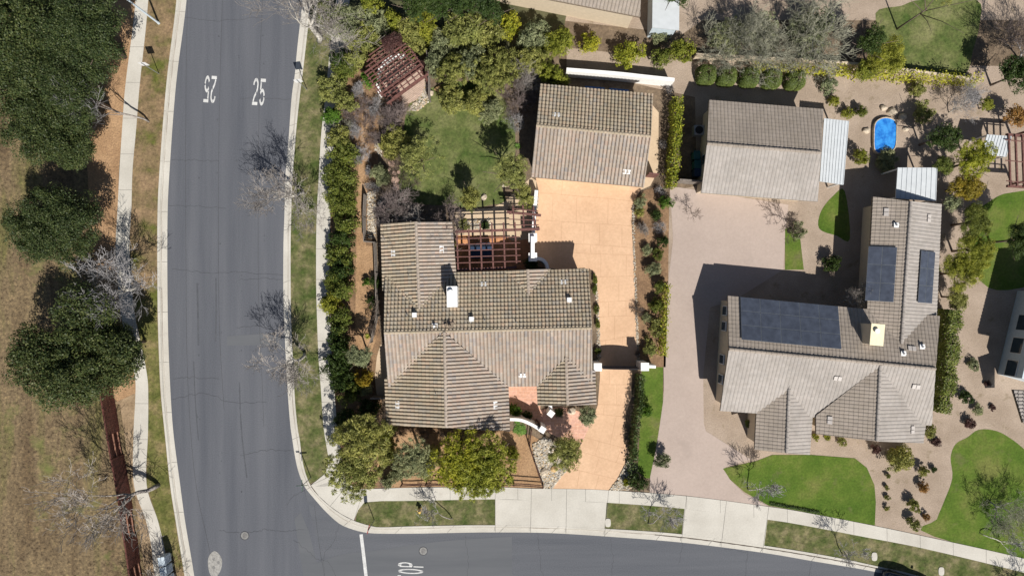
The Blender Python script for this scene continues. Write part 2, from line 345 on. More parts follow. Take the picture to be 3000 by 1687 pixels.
B = {'pale': barkmat('pale_bark', (0.30, 0.27, 0.23), (0.72, 0.69, 0.62)), 'twig': barkmat('twig_bark', (0.19, 0.165, 0.15), (0.37, 0.335, 0.30)),
     'brown': barkmat('brown_bark', (0.09, 0.065, 0.05), (0.18, 0.135, 0.105)), 'purple': barkmat('purple_twig', (0.11, 0.083, 0.078), (0.25, 0.20, 0.185)),
     'silver': barkmat('silver_twig', (0.21, 0.20, 0.205), (0.40, 0.385, 0.38)), 'greygreen': barkmat('grey_green_twig', (0.20, 0.20, 0.14), (0.36, 0.35, 0.27))}
# ------------------------------------------------------------------ plants
def leaves_mesh(name, cen, nor, size, rng, aspect=1.0, droop=0.0, jitter=0.8):
    """one small diamond per leaf tuft: cen (n,3), nor (n,3) preferred facing"""
    n = len(cen)
    nr = nor + rng.normal(0, jitter, (n, 3)); nr[:, 2] = np.abs(nr[:, 2]) * 0.9 + 0.1
    nr /= np.linalg.norm(nr, axis=1)[:, None]
    t = rng.normal(0, 1, (n, 3))
    if droop: t = nor * (1 - droop) + np.array([0, 0, -1.0]) * droop + rng.normal(0, 0.35, (n, 3))
    u = t - (t * nr).sum(1)[:, None] * nr; u /= np.linalg.norm(u, axis=1)[:, None] + 1e-9
    v = np.cross(nr, u)
    s = size * rng.uniform(0.6, 1.35, n)[:, None]
    a = u * s * aspect; b = v * s * (0.62 if aspect <= 1.2 else 0.42)
    vs = np.stack([cen - a, cen + b, cen + a, cen - b], 1).reshape(-1, 3)
    me = bpy.data.meshes.new(name)
    me.vertices.add(4 * n); me.vertices.foreach_set('co', vs.astype(np.float32).ravel())
    me.loops.add(4 * n); me.loops.foreach_set('vertex_index', np.arange(4 * n, dtype=np.int32))
    me.polygons.add(n); me.polygons.foreach_set('loop_start', np.arange(0, 4 * n, 4, dtype=np.int32))
    me.polygons.foreach_set('loop_total', np.full(n, 4, np.int32))
    me.update(calc_edges=True); return me
def crown_pts(rng, r, rz, nclump, per, cr, lobes=6, low=-0.55, fill=0.25):
    """clumps of leaf tufts over an uneven crown of several lobes"""
    lc = rng.normal(0, 1, (lobes, 3)); lc /= np.linalg.norm(lc, axis=1)[:, None]
    big = lobes > 8
    lc *= np.array([r * 0.55, r * 0.55, rz * 0.45] if big else [r * 0.48, r * 0.48, rz * 0.35]) * rng.uniform(0.7 if big else 0.6, 1.25 if big else 1.15, (lobes, 1)); lc[0] = 0
    lr = rng.uniform(0.30, 0.48, lobes) if big else rng.uniform(0.45, 0.68, lobes); lr[0] = 0.66 if big else 0.72
    cs = []; 
    while len(cs) < nclump:
        k = rng.integers(lobes); d = rng.normal(0, 1, 3); d /= np.linalg.norm(d)
        if d[2] < low: continue
        q = rng.uniform(0.25, 0.9) if rng.random() < fill else rng.uniform(0.82, 1.0)
        cs.append(lc[k] + d * np.array([r, r, rz]) * lr[k] * q)
    cs = np.array(cs); rr = cr * rng.uniform(0.55, 1.35, nclump)
    d = rng.normal(0, 1, (nclump * per, 3)); d /= np.linalg.norm(d, axis=1)[:, None]
    d[:, 2] = np.where(d[:, 2] < -0.3, -d[:, 2], d[:, 2])
    idx = np.repeat(np.arange(nclump), per)
    p = cs[idx] + d * (rr[idx] * rng.uniform(0.35, 1.0, nclump * per) ** 0.6)[:, None] * np.array([1, 1, 0.65])
    return p, d
CR = {}
#      class: radius, half height, clumps, tufts per clump, clump radius, tuft size
CLS = {'oak': (5.2, 3.0, 215, 290, 0.98, 0.088), 'big': (3.4, 2.0, 140, 190, 0.68, 0.078), 'mid': (2.0, 1.35, 90, 80, 0.45, 0.080),
       'small': (1.25, 0.95, 60, 55, 0.30, 0.072), 'tiny': (0.6, 0.5, 34, 60, 0.19, 0.050),
       'thin': (3.2, 1.5, 120, 30, 0.42, 0.085), 'wispy': (3.2, 1.9, 230, 46, 0.42, 0.095), 'wispm': (1.9, 1.3, 120, 44, 0.36, 0.085), 'wisps': (1.2, 0.95, 55, 42, 0.30, 0.07)}
def crown(cls, var=0):
    k = (cls, var)
    if k not in CR:
        r, rz, nc, per, cr, ls = CLS[cls]; rng = np.random.default_rng(abs(hash(cls)) % 1 + 11 * var + sum(map(ord, cls)))
        w = cls.startswith('wisp') or cls == 'thin'
        p, d = crown_pts(rng, r, rz, nc, per, cr, lobes=(13 if cls in ('oak', 'big') else 7) if r > 2 else 5, fill=0.35 if w else 0.22)
        CR[k] = leaves_mesh('crown_' + cls, p, d, ls, rng, 1.9 if w else 1.0, 0.45 if w else 0.0)
    return CR[k]
def tree_skeleton(rng, h, trunk_h, r0, spread, levels=5, kids=(3, 4), up=0.25, wig=0.22, lean=(0, 0)):
    """polylines (points, radii, level) of a branching tree"""
    out = []
    def grow(p, d, L, r, lev):
        n = 4 if lev < 3 else 3; pts = [p.copy()]; rs = [r]; q = p.copy(); dd = d.copy()
        for i in range(n):
            dd = (dd + Vector(rng.normal(0, wig, 3)) + Vector((0, 0, up * 0.22 if lev else 0))).normalized()
            q = q + dd * (L / n); pts.append(q.copy()); rs.append(r * (1 - 0.5 * (i + 1) / n) if lev else r * (1 - 0.32 * (i + 1) / n))
        out.append((pts, rs, lev))
        if lev >= levels: return
        k = int(rng.integers(kids[0], kids[1] + 1)) + (1 if lev == 0 else 0)
        for j in range(k):
            t = 1.0 if j == 0 else (rng.uniform(0.8, 1.0) if lev == 0 else rng.uniform(0.3, 0.95)); i = min(n - 1, int(t * n)); f = t * n - i
            b = pts[i].lerp(pts[i + 1], f) if i < n else pts[n]
            a = rng.uniform(0, 2 * math.pi) if lev else 2 * math.pi * (j + rng.uniform(-0.2, 0.2)) / k
            s = spread * rng.uniform(0.6, 1.15) * (0.55 if j == 0 and lev else 1)
            ax = dd.cross(Vector((math.cos(a), math.sin(a), 0.3))).normalized()
            nd = (Matrix.Rotation(s, 3, ax) @ dd).normalized()
            if nd.z < -0.2: nd.z = 0.05
            grow(b, nd, L * rng.uniform(0.62, 0.86) if lev else (h - trunk_h) * 0.42 * rng.uniform(0.85, 1.15), rs[min(i + 1, n)] * (0.84 if j == 0 else rng.uniform(0.58, 0.76)), lev + 1)
    grow(Vector((0, 0, 0)), Vector((lean[0], lean[1], 1)).normalized(), trunk_h, r0, 0)
    return out
BT = {}
def bare_meshes(kind, var):
    k = (kind, var)
    if k not in BT:
        rng = np.random.default_rng(100 + var * 7 + sum(map(ord, kind)))
        cfg = {'street': (6.4, 2.0, 0.165, 0.66, 6, (2, 4)), 'tall': (9.5, 3.0, 0.115, 0.42, 6, (2, 3)), 'big': (11.5, 3.4, 0.30, 0.74, 6, (3, 4)),
               'young': (3.8, 1.7, 0.05, 0.60, 5, (2, 4)), 'garden': (4.0, 0.7, 0.075, 0.72, 6, (3, 4)), 'twiggy': (1.6, 0.10, 0.022, 0.80, 5, (4, 4))}[kind]
        sk = tree_skeleton(rng, cfg[0], cfg[1], cfg[2], cfg[3], cfg[4], cfg[5])
        a, b = MB(), MB()
        for pts, rs, lev in sk:
            t = lev <= 2 or (kind == 'big' and lev <= 3)
            rs = [max(r, {'street': 0.012, 'young': 0.011, 'big': 0.011, 'twiggy': 0.0065}.get(kind, 0.0075)) for r in rs]
            (a if t else b).tube(pts, rs, 7 if lev == 0 else (5 if lev < 3 else 3), cap=lev == 0)
        BT[k] = (a.mesh('trunk_mesh', None, True), b.mesh('twigs_mesh', None, False))
    return BT[k]
def withmat(o, m):
    if len(o.data.materials) == 0: o.data.materials.append(m)
    o.material_slots[0].link = 'OBJECT'; o.material_slots[0].material = m; return o
def bare_tree(px, py, kind, var, label, bark='pale', twig='twig', sc=1.0, rz=None, group=None, name='bare_tree', cat='tree'):
    """base stands at px, py"""
    a, b = bare_meshes(kind, var); p = P(px, py, 0.1)
    rz = random.uniform(0, 6.28) if rz is None else rz
    e = empty(name, label, cat, p, rz, group, (sc, sc, sc))
    withmat(link('trunk', a, None, e), B[bark]); withmat(link('twigs', b, None, e), B[twig]); return e
TRK = {}
def trunk_mesh(r, h):
    k = (round(r, 2), round(h, 1))
    if k not in TRK:
        rng = np.random.default_rng(int(r * 100 + h * 10)); m = MB()
        m.tube([(0, 0, -0.1), (0.02, 0, h * 0.5), (0.06, 0.03, h)], [r * 1.3, r, r * 0.8], 8)
        for j in range(6):
            a = j * 1.05 + rng.uniform(-0.2, 0.2); L = h * 0.9
            m.tube([(0.05, 0.02, h * rng.uniform(0.75, 1)), (math.cos(a) * L * 0.4, math.sin(a) * L * 0.4, h + L * 0.3), (math.cos(a) * L * 0.85, math.sin(a) * L * 0.85, h + L * 0.75)], [r * 0.6, r * 0.4, r * 0.15], 5)
        TRK[k] = m.mesh('limbs_mesh', None, True)
    return TRK[k]
def leafy_tree(px, py, rpx, top, cls, leaf, var, label, name='leafy_tree', cat='tree', group=None, bark='brown', stretch=1.0, zc=None, sy=1.0):
    """px, py: where the crown's middle shows; rpx: crown radius in photo pixels; top: height of its top"""
    r, rz = CLS[cls][0], CLS[cls][1]
    s = rpx * 0.03 * (1 - top * 0.7 / H) / r; hz = rz * s * stretch
    zc = zc if zc is not None else max(top - hz, hz * 0.55)
    p = P(px, py, zc)
    e = empty(name, label, cat, (p.x, p.y, 0.1), 0, group)
    a = random.uniform(0, 6.28)
    c = withmat(link('crown', crown(cls, var), None, e, (0, 0, zc - 0.1)), L[leaf])
    c.scale = (s, s * sy, s * stretch); c.rotation_euler = (0, 0, a if sy == 1 else 0)
    th = max(0.5, zc * 0.62); withmat(link('trunk', trunk_mesh(max(0.05, 0.035 * rpx * 0.03 + 0.03), th), None, e), B[bark])
    return e
def shrub(px, py, rpx, cls, leaf, var, label, top=None, name='shrub', cat='shrub', group=None, sy=1.0, flat=None, rz=None):
    r, rzz = CLS[cls][0], CLS[cls][1]; top = top or rpx * 0.03 * 1.3
    s = rpx * 0.03 * (1 - top * 0.6 / H) / r; hz = flat if flat else max(0.12, top / 1.75 / rzz)
    zc = rzz * hz * 0.75
    p = P(px, py, zc)
    o = withmat(link(name, crown(cls, var), None, None, (p.x, p.y, zc + 0.05)), L[leaf])
    o.scale = (s, s * sy, hz); o.rotation_euler = (0, 0, rz if rz is not None else (random.uniform(0, 6.28) if sy == 1 else 0))
    return tag(o, label, cat, group)
def twiggy(px, py, rpx, label, bark='purple', var=0, group=None, name='bare_shrub', h=1.0):
    """leafless bush: middle shows at px, py"""
    a, b = bare_meshes('twiggy', var)
    s = rpx * 0.03 / 1.25; p = P(px, py, 0.9 * s * h)
    e = empty(name, label, 'shrub', (p.x, p.y, 0.1), random.uniform(0, 6.28), group, (s, s, s * h))
    withmat(link('stems', a, None, e), B[bark]); withmat(link('twigs', b, None, e), B[bark]); return e
def agave(px, py, rpx, label, leaf='bright', n=16, lift=0.6, name='spiky_plant'):
    m = MB(); r = rpx * 0.03
    for k in range(n):
        a = k * 2.4; e = lift * (0.35 + 0.9 * (k / n)); d = Vector((math.cos(a) * math.cos(e), math.sin(a) * math.cos(e), math.sin(e))); sd = Vector((-math.sin(a), math.cos(a), 0)) * r * 0.1
        b = Vector((0, 0, 0.05)); q = b + d * r * 0.55; t = b + d * r + Vector((0, 0, -r * 0.15))
        m.add([b - sd * 0.7, b + sd * 0.7, q + sd, t, q - sd, q + Vector((0, 0, -r * 0.05))], [(0, 1, 2, 5), (0, 5, 4), (5, 2, 3), (4, 5, 3)])
    o = m.build(name, L[leaf]); o.location = P(px, py, 0.12); return tag(o, label, 'plant')
def hedge(name, pxpts, width, height, leaf, label, cat='hedge', dens=150, size=0.085, rough=0.10):
    """leafy wall along a ground polyline"""
    rng = np.random.default_rng(int(abs(pxpts[0][0])) + 5); pts = [Vector(P2(a, b, 0.1)) for a, b in pxpts]
    cs = []; ns = []
    for a, b in zip(pts, pts[1:]):
        d = b - a; Ln = d.length; d = d / Ln; nn = Vector((-d.y, d.x)); n = int(Ln * (2 * height + width) * dens)
        u = rng.uniform(0, Ln, n); s = rng.uniform(0, 2 * height + width, n)
        side = np.where(s < height, -1, np.where(s > height + width, 1, 0))
        off = np.where(side == -1, -width / 2, np.where(side == 1, width / 2, s - height - width / 2))
        z = np.where(side == -1, s, np.where(side == 1, 2 * height + width - s, height))
        wob = 0.12 * np.sin(u * 2.1) + 0.07 * np.sin(u * 5.3 + 1)
        off = off * (1 + wob) + rng.normal(0, rough, n); z = z * (1 + wob * 0.5) + rng.normal(0, rough, n)
        x = a.x + d.x * u + nn.x * off; y = a.y + d.y * u + nn.y * off
        cs.append(np.stack([x, y, np.maximum(z, 0.05) + 0.1], 1)); ns.append(np.stack([nn.x * side, nn.y * side, (side == 0) * 1.0 + 0.2], 1))
    me = leaves_mesh(name, np.concatenate(cs), np.concatenate(ns), size, rng, 1.0, 0, 0.5)
    return tag(link(name, me, L[leaf]), label, cat)

# ------------------------------------------------------------------ tiled roofs
UP = [0.0, 0.05, 0.20, 0.40, 0.60, 0.73, 0.78, 0.92]
UZ = [0.0, 0.075, 0.115, 0.125, 0.115, 0.075, 0.0, -0.006]
UPAN = [1, 0, 0, 0, 0, 0, 1, 1]
def clip_poly(bm, poly):
    """keep the part of bm inside the convex outline"""
    n = len(poly); cx = sum(p[0] for p in poly) / n; cy = sum(p[1] for p in poly) / n
    for i in range(n):
        a, b = poly[i], poly[(i + 1) % n]; e = Vector((b[0] - a[0], b[1] - a[1], 0))
        if e.length < 1e-5: continue
        no = Vector((e.y, -e.x, 0)).normalized()
        if (Vector((cx, cy, 0)) - Vector((a[0], a[1], 0))).dot(no) > 0: no = -no
        g = bm.verts[:] + bm.edges[:] + bm.faces[:]
        bmesh.ops.bisect_plane(bm, geom=g, plane_co=(a[0], a[1], 0), plane_no=no, clear_outer=True)
PLANES = []
def roof_plane(parent, r0, r1, side, zr, ze, pts, mat, pitch=0.37, pw=0.30, ch=0.33, amp=1.0, name='roof_slope', fascia='fascia'):
    """r0, r1 ridge ends (world), side +1 = left of r0->r1; pts: outline in photo pixels, 'e' eave height or 'r' ridge height"""
    d = (Vector(r1[:2]) - Vector(r0[:2])); d.normalize(); n = Vector((-d.y, d.x)) * side; o = Vector(r0[:2])
    poly = []
    for a, b, k in pts:
        poly.append(Vector(P2(a, b, ze if k == 'e' else (zr if k == 'r' else k))))
    us = [(p - o).dot(d) for p in poly]; vs = [(p - o).dot(n) for p in poly]
    u0, u1, v0, v1 = min(us) - 0.3, max(us) + 0.3, -0.02, max(vs) + 0.02
    n_w = int((u1 - u0) / pw) + 1; U = []; Z = []; PN = []; TI = []
    for i in range(n_w):
        for f, z, q in zip(UP, UZ, UPAN): U.append(u0 + (i + f) * pw); Z.append(z * amp); PN.append(q); TI.append(i)
    n_c = int((v1 - v0) / ch) + 1
    bm = bmesh.new(); lr = bm.faces.layers.float.new('rnd'); lp = bm.faces.layers.float.new('pan')
    rows = []
    for c in range(n_c):                       # courses run from the eave (v1) up to the ridge
        vl = v1 - c * ch; vh = max(v1 - (c + 1) * ch, v0 - 0.01)
        for v, off in ((vl, 0.085 * amp), (vh, 0.0)):
            rows.append((v, off, c))
        if vh <= v0: break
    grid = []
    for v, off, c in rows:
        grid.append([bm.verts.new((o.x + d.x * u + n.x * v, o.y + d.y * u + n.y * v, zr - pitch * v + off + z)) for u, z in zip(U, Z)])
    flip = side > 0
    for i in range(len(rows) - 1):
        c = rows[i][2]
        for j in range(len(U) - 1):
            q = (grid[i][j], grid[i][j + 1], grid[i + 1][j + 1], grid[i + 1][j])
            f = bm.faces.new(q[::-1] if flip else q); t = TI[j]
            h = (math.sin((t + 1) * 12.9898 + (c + 1) * 78.233 + u0 * 3.1) * 43758.5453) % 1.0
            f[lr] = h; f[lp] = 1.0 if j % 8 >= 6 else 0.0
    clip_poly(bm, poly)
    me = bpy.data.meshes.new(name); bm.to_mesh(me); bm.free(); me.materials.append(M[mat])
    s = link(name, me, None, parent)
    # boards under the tiles
    m = MB(); z1 = [zr - pitch * (p - o).dot(n) - 0.03 for p in poly]
    m.prism(poly, [z - 0.16 for z in z1], z1) if area2(poly) > 0 else m.prism(poly[::-1], [z - 0.16 for z in z1[::-1]], z1[::-1])
    m.build('roof_boards', M[fascia], s)
    PLANES.append((o, n, zr, pitch, poly)); return s
def area2(poly): return sum(poly[i - 1][0] * poly[i][1] - poly[i][0] * poly[i - 1][1] for i in range(len(poly)))
def ridge_cap(parent, a, b, r=0.13, mat='tile_s', name='ridge_cap'):
    a = Vector(a); b = Vector(b); d = b - a; n = max(1, int(d.length / 0.42)); m = MB()
    pts = []; rs = []
    for i in range(n):
        pts += [a + d * (i / n), a + d * ((i + 0.93) / n)]; rs += [r * 1.12, r * 0.92]
    m.tube(pts, rs, 8); o = m.build(name, M[mat], parent, smooth=False); return o
def gable(parent, a, b, zr, ze, left, right, mats, cap=True, **k):
    r0 = P(a[0], a[1], zr); r1 = P(b[0], b[1], zr)
    if left: roof_plane(parent, r0, r1, 1, zr, ze, left, mats[0], **k)
    if right: roof_plane(parent, r0, r1, -1, zr, ze, right, mats[1], **k)
    if cap: ridge_cap(parent, r0 + Vector((0, 0, 0.05)), r1 + Vector((0, 0, 0.05)), mat=k.get('capmat', mats[0]))
def inside(poly, p):
    s = 0
    for i in range(len(poly)):
        a, b = poly[i - 1], poly[i]; c = (b.x - a.x) * (p[1] - a.y) - (b.y - a.y) * (p[0] - a.x)
        if abs(c) < 1e-9: continue
        if s == 0: s = 1 if c > 0 else -1
        elif (c > 0) != (s > 0): return False
    return True
def on_roof(px, py):
    """the roof point that shows at px, py, with its downslope direction"""
    best = None
    for o, n, zr, pitch, poly in PLANES:
        a = Vector(P2(px, py, 0)); # point at height z: a*(1-z/H);  z = zr - pitch*((a*(1-z/H)-o).n)
        an = a.dot(n); z = (zr - pitch * (an - o.dot(n))) / (1 - pitch * an / H)
        p = a * (1 - z / H)
        if inside(poly, p) and (best is None or z > best[0].z): best = (Vector((p.x, p.y, z)), n, pitch)
    return best
def roof_vent(parent, px, py, mat='whitemetal'):
    """pair of pale flat vent tiles"""
    r = on_roof(px, py)
    if not r: return
    p, n, pitch = r; a = math.atan2(n.y, n.x) - math.pi / 2; m = MB(); t = Matrix.Rotation(-math.atan(pitch), 3, 'X')
    for s in (-1, 1): m.box(Vector(p) + Vector((math.cos(a), math.sin(a), 0)) * s * 0.17 + Vector((0, 0, 0.1)), (0.29, 0.36, 0.07), a, tilt=t)
    m.build('roof_vent', M[mat], parent)
def roof_pipe(parent, px, py, r=0.05, h=0.45, mat='metal', flash=True):
    q = on_roof(px, py)
    if not q: return
    p = q[0]; m = MB(); m.tube([p, p + Vector((0, 0, h))], [r, r], 8)
    if flash: m.box(p + Vector((0, 0, 0.10)), (r * 5, r * 5, 0.04), 0)
    m.build('vent_pipe', M[mat], parent)
def roof_box(parent, px, py, s=0.26, h=0.32):
    q = on_roof(px, py)
    if not q: return
    p = q[0]; m = MB(); m.box(p + Vector((0, 0, h / 2 + 0.04)), (s, s, h), 0.02); m.box(p + Vector((0, 0, h + 0.06)), (s + 0.12, s + 0.12, 0.05), 0.02); m.box(p + Vector((0, -0.1, 0.12)), (s * 1.6, s * 1.9, 0.03), 0.02)
    m.build('roof_turret', M['whitemetal'], parent)
def walls(parent, pxs, h, mat='cream', z0=0.05, hp=None):
    """pxs: footprint corners in photo pixels at ground level"""
    poly = [Vector(P2(a, b, hp if hp is not None else 0.1)) for a, b in pxs]
    m = MB(); m.prism(poly if area2(poly) > 0 else poly[::-1], z0, h); return m.build('wall', M[mat], parent)
def window(parent, px, py, wd, ht, z, face):
    """face: angle of the outward normal"""
    p = P(px, py, z); f = MB(); f.box((p.x, p.y, z), (wd + 0.14, 0.09, ht + 0.14), face - math.pi / 2)
    o = f.build('window', M['whitemetal'], parent); g = MB(); n = Vector((math.cos(face), math.sin(face), 0))
    g.box(p + n * 0.03, (wd, 0.07, ht), face - math.pi / 2); g.build('pane', M['glass'], o)
# ------------------------------------------------------------------ ground, road, kerbs, paths
def resample(pts, n):
    pts = [Vector((p[0], p[1])) for p in pts]; L = [0]
    for a, b in zip(pts, pts[1:]): L.append(L[-1] + (b - a).length)
    out = []; j = 0
    for i in range(n):
        t = L[-1] * i / (n - 1)
        while j < len(L) - 2 and L[j + 1] < t: j += 1
        out.append(pts[j].lerp(pts[j + 1], (t - L[j]) / max(1e-9, L[j + 1] - L[j])))
    return out
def pw(pts): return [P2(a, b, 0.1) for a, b in pts]
WO = smoothline(pw([(560, -700), (535, -250), (518, 0), (488, 248), (467, 518), (462, 649), (462, 840), (465, 997), (472, 1150), (484, 1273), (499, 1418), (515, 1522), (534, 1640), (560, 1790), (620, 2050), (720, 2400)]))
WI = smoothline(pw([(588, -700), (562, -250), (545, 0), (514, 248), (494, 518), (489, 649), (489, 840), (491.5, 997), (498, 1150), (507, 1273), (526, 1418), (540, 1522), (560, 1640), (586, 1790), (646, 2050), (746, 2400)]))
EO = smoothline(pw([(985, -700), (940, -250), (912, 0), (896, 140), (887, 217), (879, 280), (869, 373), (863, 450), (857, 524), (854, 617), (852, 711), (852, 850), (854, 955), (860, 1080), (864.6, 1173), (872, 1250), (878, 1284), (884, 1330), (893, 1377), (911, 1423), (935, 1453), (967, 1482), (1000, 1505), (1037, 1524), (1082, 1538), (1114, 1543), (1217, 1540), (1375, 1537), (1451, 1537), (1600, 1539), (1771, 1547), (1998, 1563.6), (2238, 1596.6), (2420, 1626), (2578, 1659), (2720, 1693), (3100, 1800), (3700, 2000)]))
EI = smoothline(pw([(958, -700), (914, -250), (886, 0), (870, 140), (863, 217), (854, 280), (847, 373), (841, 450), (834.5, 524), (832.6, 617), (829.5, 711), (829, 850), (832, 955), (838, 1080), (843.5, 1173), (850, 1250), (855, 1284), (862, 1330), (872, 1377), (890, 1423), (914, 1454), (952, 1497), (993, 1533.6), (1030, 1550), (1070, 1560), (1114, 1563), (1217, 1563), (1375, 1560), (1451, 1559.5), (1600, 1561), (1771.5, 1571), (1996, 1589), (2233, 1618.6), (2384.6, 1644), (2565, 1675), (2710, 1712), (3090, 1820), (3690, 2020)]))
o = link('ground', fillmesh('ground', [(-600, -600), (600, -600), (600, 600), (-600, 600)], -0.06, M['field'])); o['kind'] = 'structure'
# road surface: one sheet between and beyond the kerbs, with seams, cracks and a lighter trench patch
road = MB()
wi = resample(WI, 90); ei = resample(EI, 200)
from mathutils.geometry import tessellate_polygon
def fan(poly, z, mb, mi=0):
    vs = [Vector((p[0], p[1], z)) for p in poly]; fs = []
    for t in tessellate_polygon([vs]):
        a, b, c = (vs[i] for i in t); fs.append(t if (b - a).cross(c - a).z > 0 else t[::-1])
    mb.add(vs, fs, mi)
def inset(line, d):
    out = []
    for i, p in enumerate(line):
        t = (line[min(i + 1, len(line) - 1)] - line[max(i - 1, 0)]).normalized(); out.append(p + Vector((-t.y, t.x)) * d)
    return out
fan(inset(wi, -0.08) + [Vector((-10, -60)), Vector((90, -60))] + inset(ei, 0.08)[::-1], 0.0, road)
def wiggle(pts, amp=0.06, n=7, seed=1):
    rg = random.Random(seed); out = []
    for a, b in zip(pts, pts[1:]):
        for k in range(n):
            q = Vector(a).lerp(Vector(b), k / n); out.append(q + Vector((rg.uniform(-amp, amp), rg.uniform(-amp, amp))))
    return out + [Vector(pts[-1])]
i0 = min(range(200), key=lambda i: (ei[i] - Vector(P2(1030, 1550))).length)
fan([Vector(p) for p in pw([(900, 1470)])] + [p for p in inset(ei, 0.05)[i0 - 12:]] + [Vector((90, -60)), Vector((-14, -60))] + [Vector(p) for p in pw([(980, 1900), (950, 1687), (935, 1610)])], 0.003, road, 3)
# trench patch and paving joins
fan([Vector(p) for p in pw([(880, 1500), (905, 1560), (925, 1640), (940, 1687), (960, 1760), (900, 1760), (880, 1640), (862, 1520)])], 0.0062, road, 1)
fan(smoothline(pw([(900, 1660), (1000, 1625), (1120, 1610), (1300, 1585), (1500, 1572)])) + smoothline(pw([(1500, 1700), (1300, 1700), (1100, 1760), (960, 1800), (900, 1760)])), 0.0075, road, 1)
seams = [[(548, 0), (543, 300), (543, 700), (548, 1100), (570, 1400), (610, 1600), (640, 1760)], [(768, 0), (760, 200), (756, 500), (756, 850), (766, 1100), (772, 1250)], [(650, 0), (640, 400), (640, 900), (655, 1200)], [(920, 1480), (935, 1600), (950, 1687)]]
for i, s in enumerate(seams): road.strip(smoothline(pw(s)), 0.03, 0.009, 2)
cracks = [[(700, 1335), (760, 1322), (800, 1318), (858, 1321)], [(728, 1560), (775, 1551), (830, 1556), (890, 1551)], [(895, 1434), (855, 1455), (840, 1480)], [(993, 1540), (975, 1590), (950, 1620), (945, 1640), (948, 1687)], [(860, 1580), (895, 1610), (930, 1640), (960, 1642), (985, 1690)],
          [(500, 470), (560, 468), (640, 472)], [(700, 290), (760, 288), (850, 290)], [(490, 600), (580, 604), (660, 610)], [(700, 440), (770, 444), (835, 452)], [(700, 820), (760, 815), (825, 818)], [(500, 1170), (590, 1150), (680, 1180), (780, 1178)], [(505, 1110), (560, 1105), (640, 1110)], [(690, 960), (750, 956), (825, 958)],
          [(1363, 1570), (1372, 1640), (1368, 1690)], [(1575, 1562), (1582, 1620), (1590, 1700)], [(2120, 1605), (2190, 1618), (2185, 1690)], [(1790, 1580), (1797, 1640), (1792, 1690)], [(2000, 1592), (1990, 1650)], [(2380, 1650), (2370, 1690)], [(640, 1555), (700, 1560)], [(500, 790), (620, 800), (700, 796), (828, 806)], [(520, 50), (640, 60), (760, 52)]]
for i, c in enumerate(cracks): road.strip(wiggle(pw(c), 0.09, 8, i), 0.022, 0.0095, 2)
for c, w_ in (([(576, 830), (578, 900), (580, 1012)], 0.16), ([(631, 815), (632, 900), (630, 1000)], 0.13), ([(566, 1060), (571, 1180), (580, 1290)], 0.10), ([(700, 1120), (706, 1260), (722, 1400)], 0.12)): road.strip(smoothline(pw(c)), w_, 0.0085, 4)
fan([Vector(p) for p in pw([(664, 985), (800, 975), (828, 990), (828, 1010), (664, 1012)])], 0.006, road, 1)
rg_ = random.Random(3)
for k in range(46):
    x_, y_ = rg_.choice(((580, 0), (640, 0), (700, 0), (775, 0))), rg_.uniform(60, 1500); q_ = P2(x_[0] + rg_.uniform(-9, 9), y_); r_ = rg_.uniform(0.03, 0.09)
    road.add([(q_[0] + r_ * math.cos(t) * rg_.uniform(.7, 1.2), q_[1] + r_ * math.sin(t) * rg_.uniform(.7, 1.5), 0.0088) for t in (0, 1.05, 2.1, 3.14, 4.2, 5.2)], [(0, 1, 2, 3, 4, 5)], 4)
o = road.build('road', [M['asphalt'], M['asphalt_patch'], M['crack'], M['asphalt_side'], M['stain']]); o['kind'] = 'structure'

def kerb(name, outer, inner, n):
    a = resample(outer, n); b = resample(inner, n); m = MB(); prof = [(0.0, 0.02), (0.0, 0.15), (0.24, 0.15), (0.31, 0.025), (0.5, 0.012), (1.0, 0.012), (1.0, -0.05)]
    vs = [(*a[i].lerp(b[i], t), z) for i in range(n) for t, z in prof]; q = len(prof)
    m.add(vs, [(i * q + k, (i + 1) * q + k, (i + 1) * q + k + 1, i * q + k + 1) for i in range(n - 1) for k in range(q - 1)])
    # joints across, and the dirty line along the gutter
    L = 0
    for i in range(1, n - 1):
        L += (a[i] - a[i - 1]).length
        if L > 4.4:
            L = 0
            for t0, t1, z0, z1 in ((0, .24, .154, .154), (.31, 1, .03, .017)):
                p, r = a[i].lerp(b[i], t0), a[i].lerp(b[i], t1); d = (a[i + 1] - a[i]).normalized() * 0.013
                m.add([(*(p - d), z0), (*(r - d), z1), (*(r + d), z1), (*(p + d), z0)], [(0, 1, 2, 3)], 1)
    rg = random.Random(n)
    lo = [a[i].lerp(b[i], 0.34 + rg.uniform(-.02, .02)) for i in range(n)]; hi = [a[i].lerp(b[i], 0.42 + rg.uniform(-.03, .05)) for i in range(n)]
    m.add([(*p, 0.032) for p in lo] + [(*p, 0.0275) for p in hi], [(i, i + 1, n + i + 1, n + i) for i in range(n - 1)], 2)
    j = [i for i in range(n) if a[i].x > 12.4 and a[i].y < -20]
    if j:
        wb = {i: 0.05 + 0.045 * abs(math.sin(i * 1.9)) * min(1, (a[i].x - 12.4) / 2) for i in j}; k = len(j)
        m.add([(*a[i].lerp(b[i], 0.36), 0.036) for i in j] + [(*a[i].lerp(b[i], 0.36 + wb[i] * 1.4), 0.036) for i in j], [(i, i + 1, k + i + 1, k + i) for i in range(k - 1)], 3)
    o = m.build(name, [M['concrete'], M['joint'], M['dirtline'], M['wetline']]); o['kind'] = 'structure'
kerb('kerb', WO, WI, 150); kerb('kerb', EO, EI, 330)
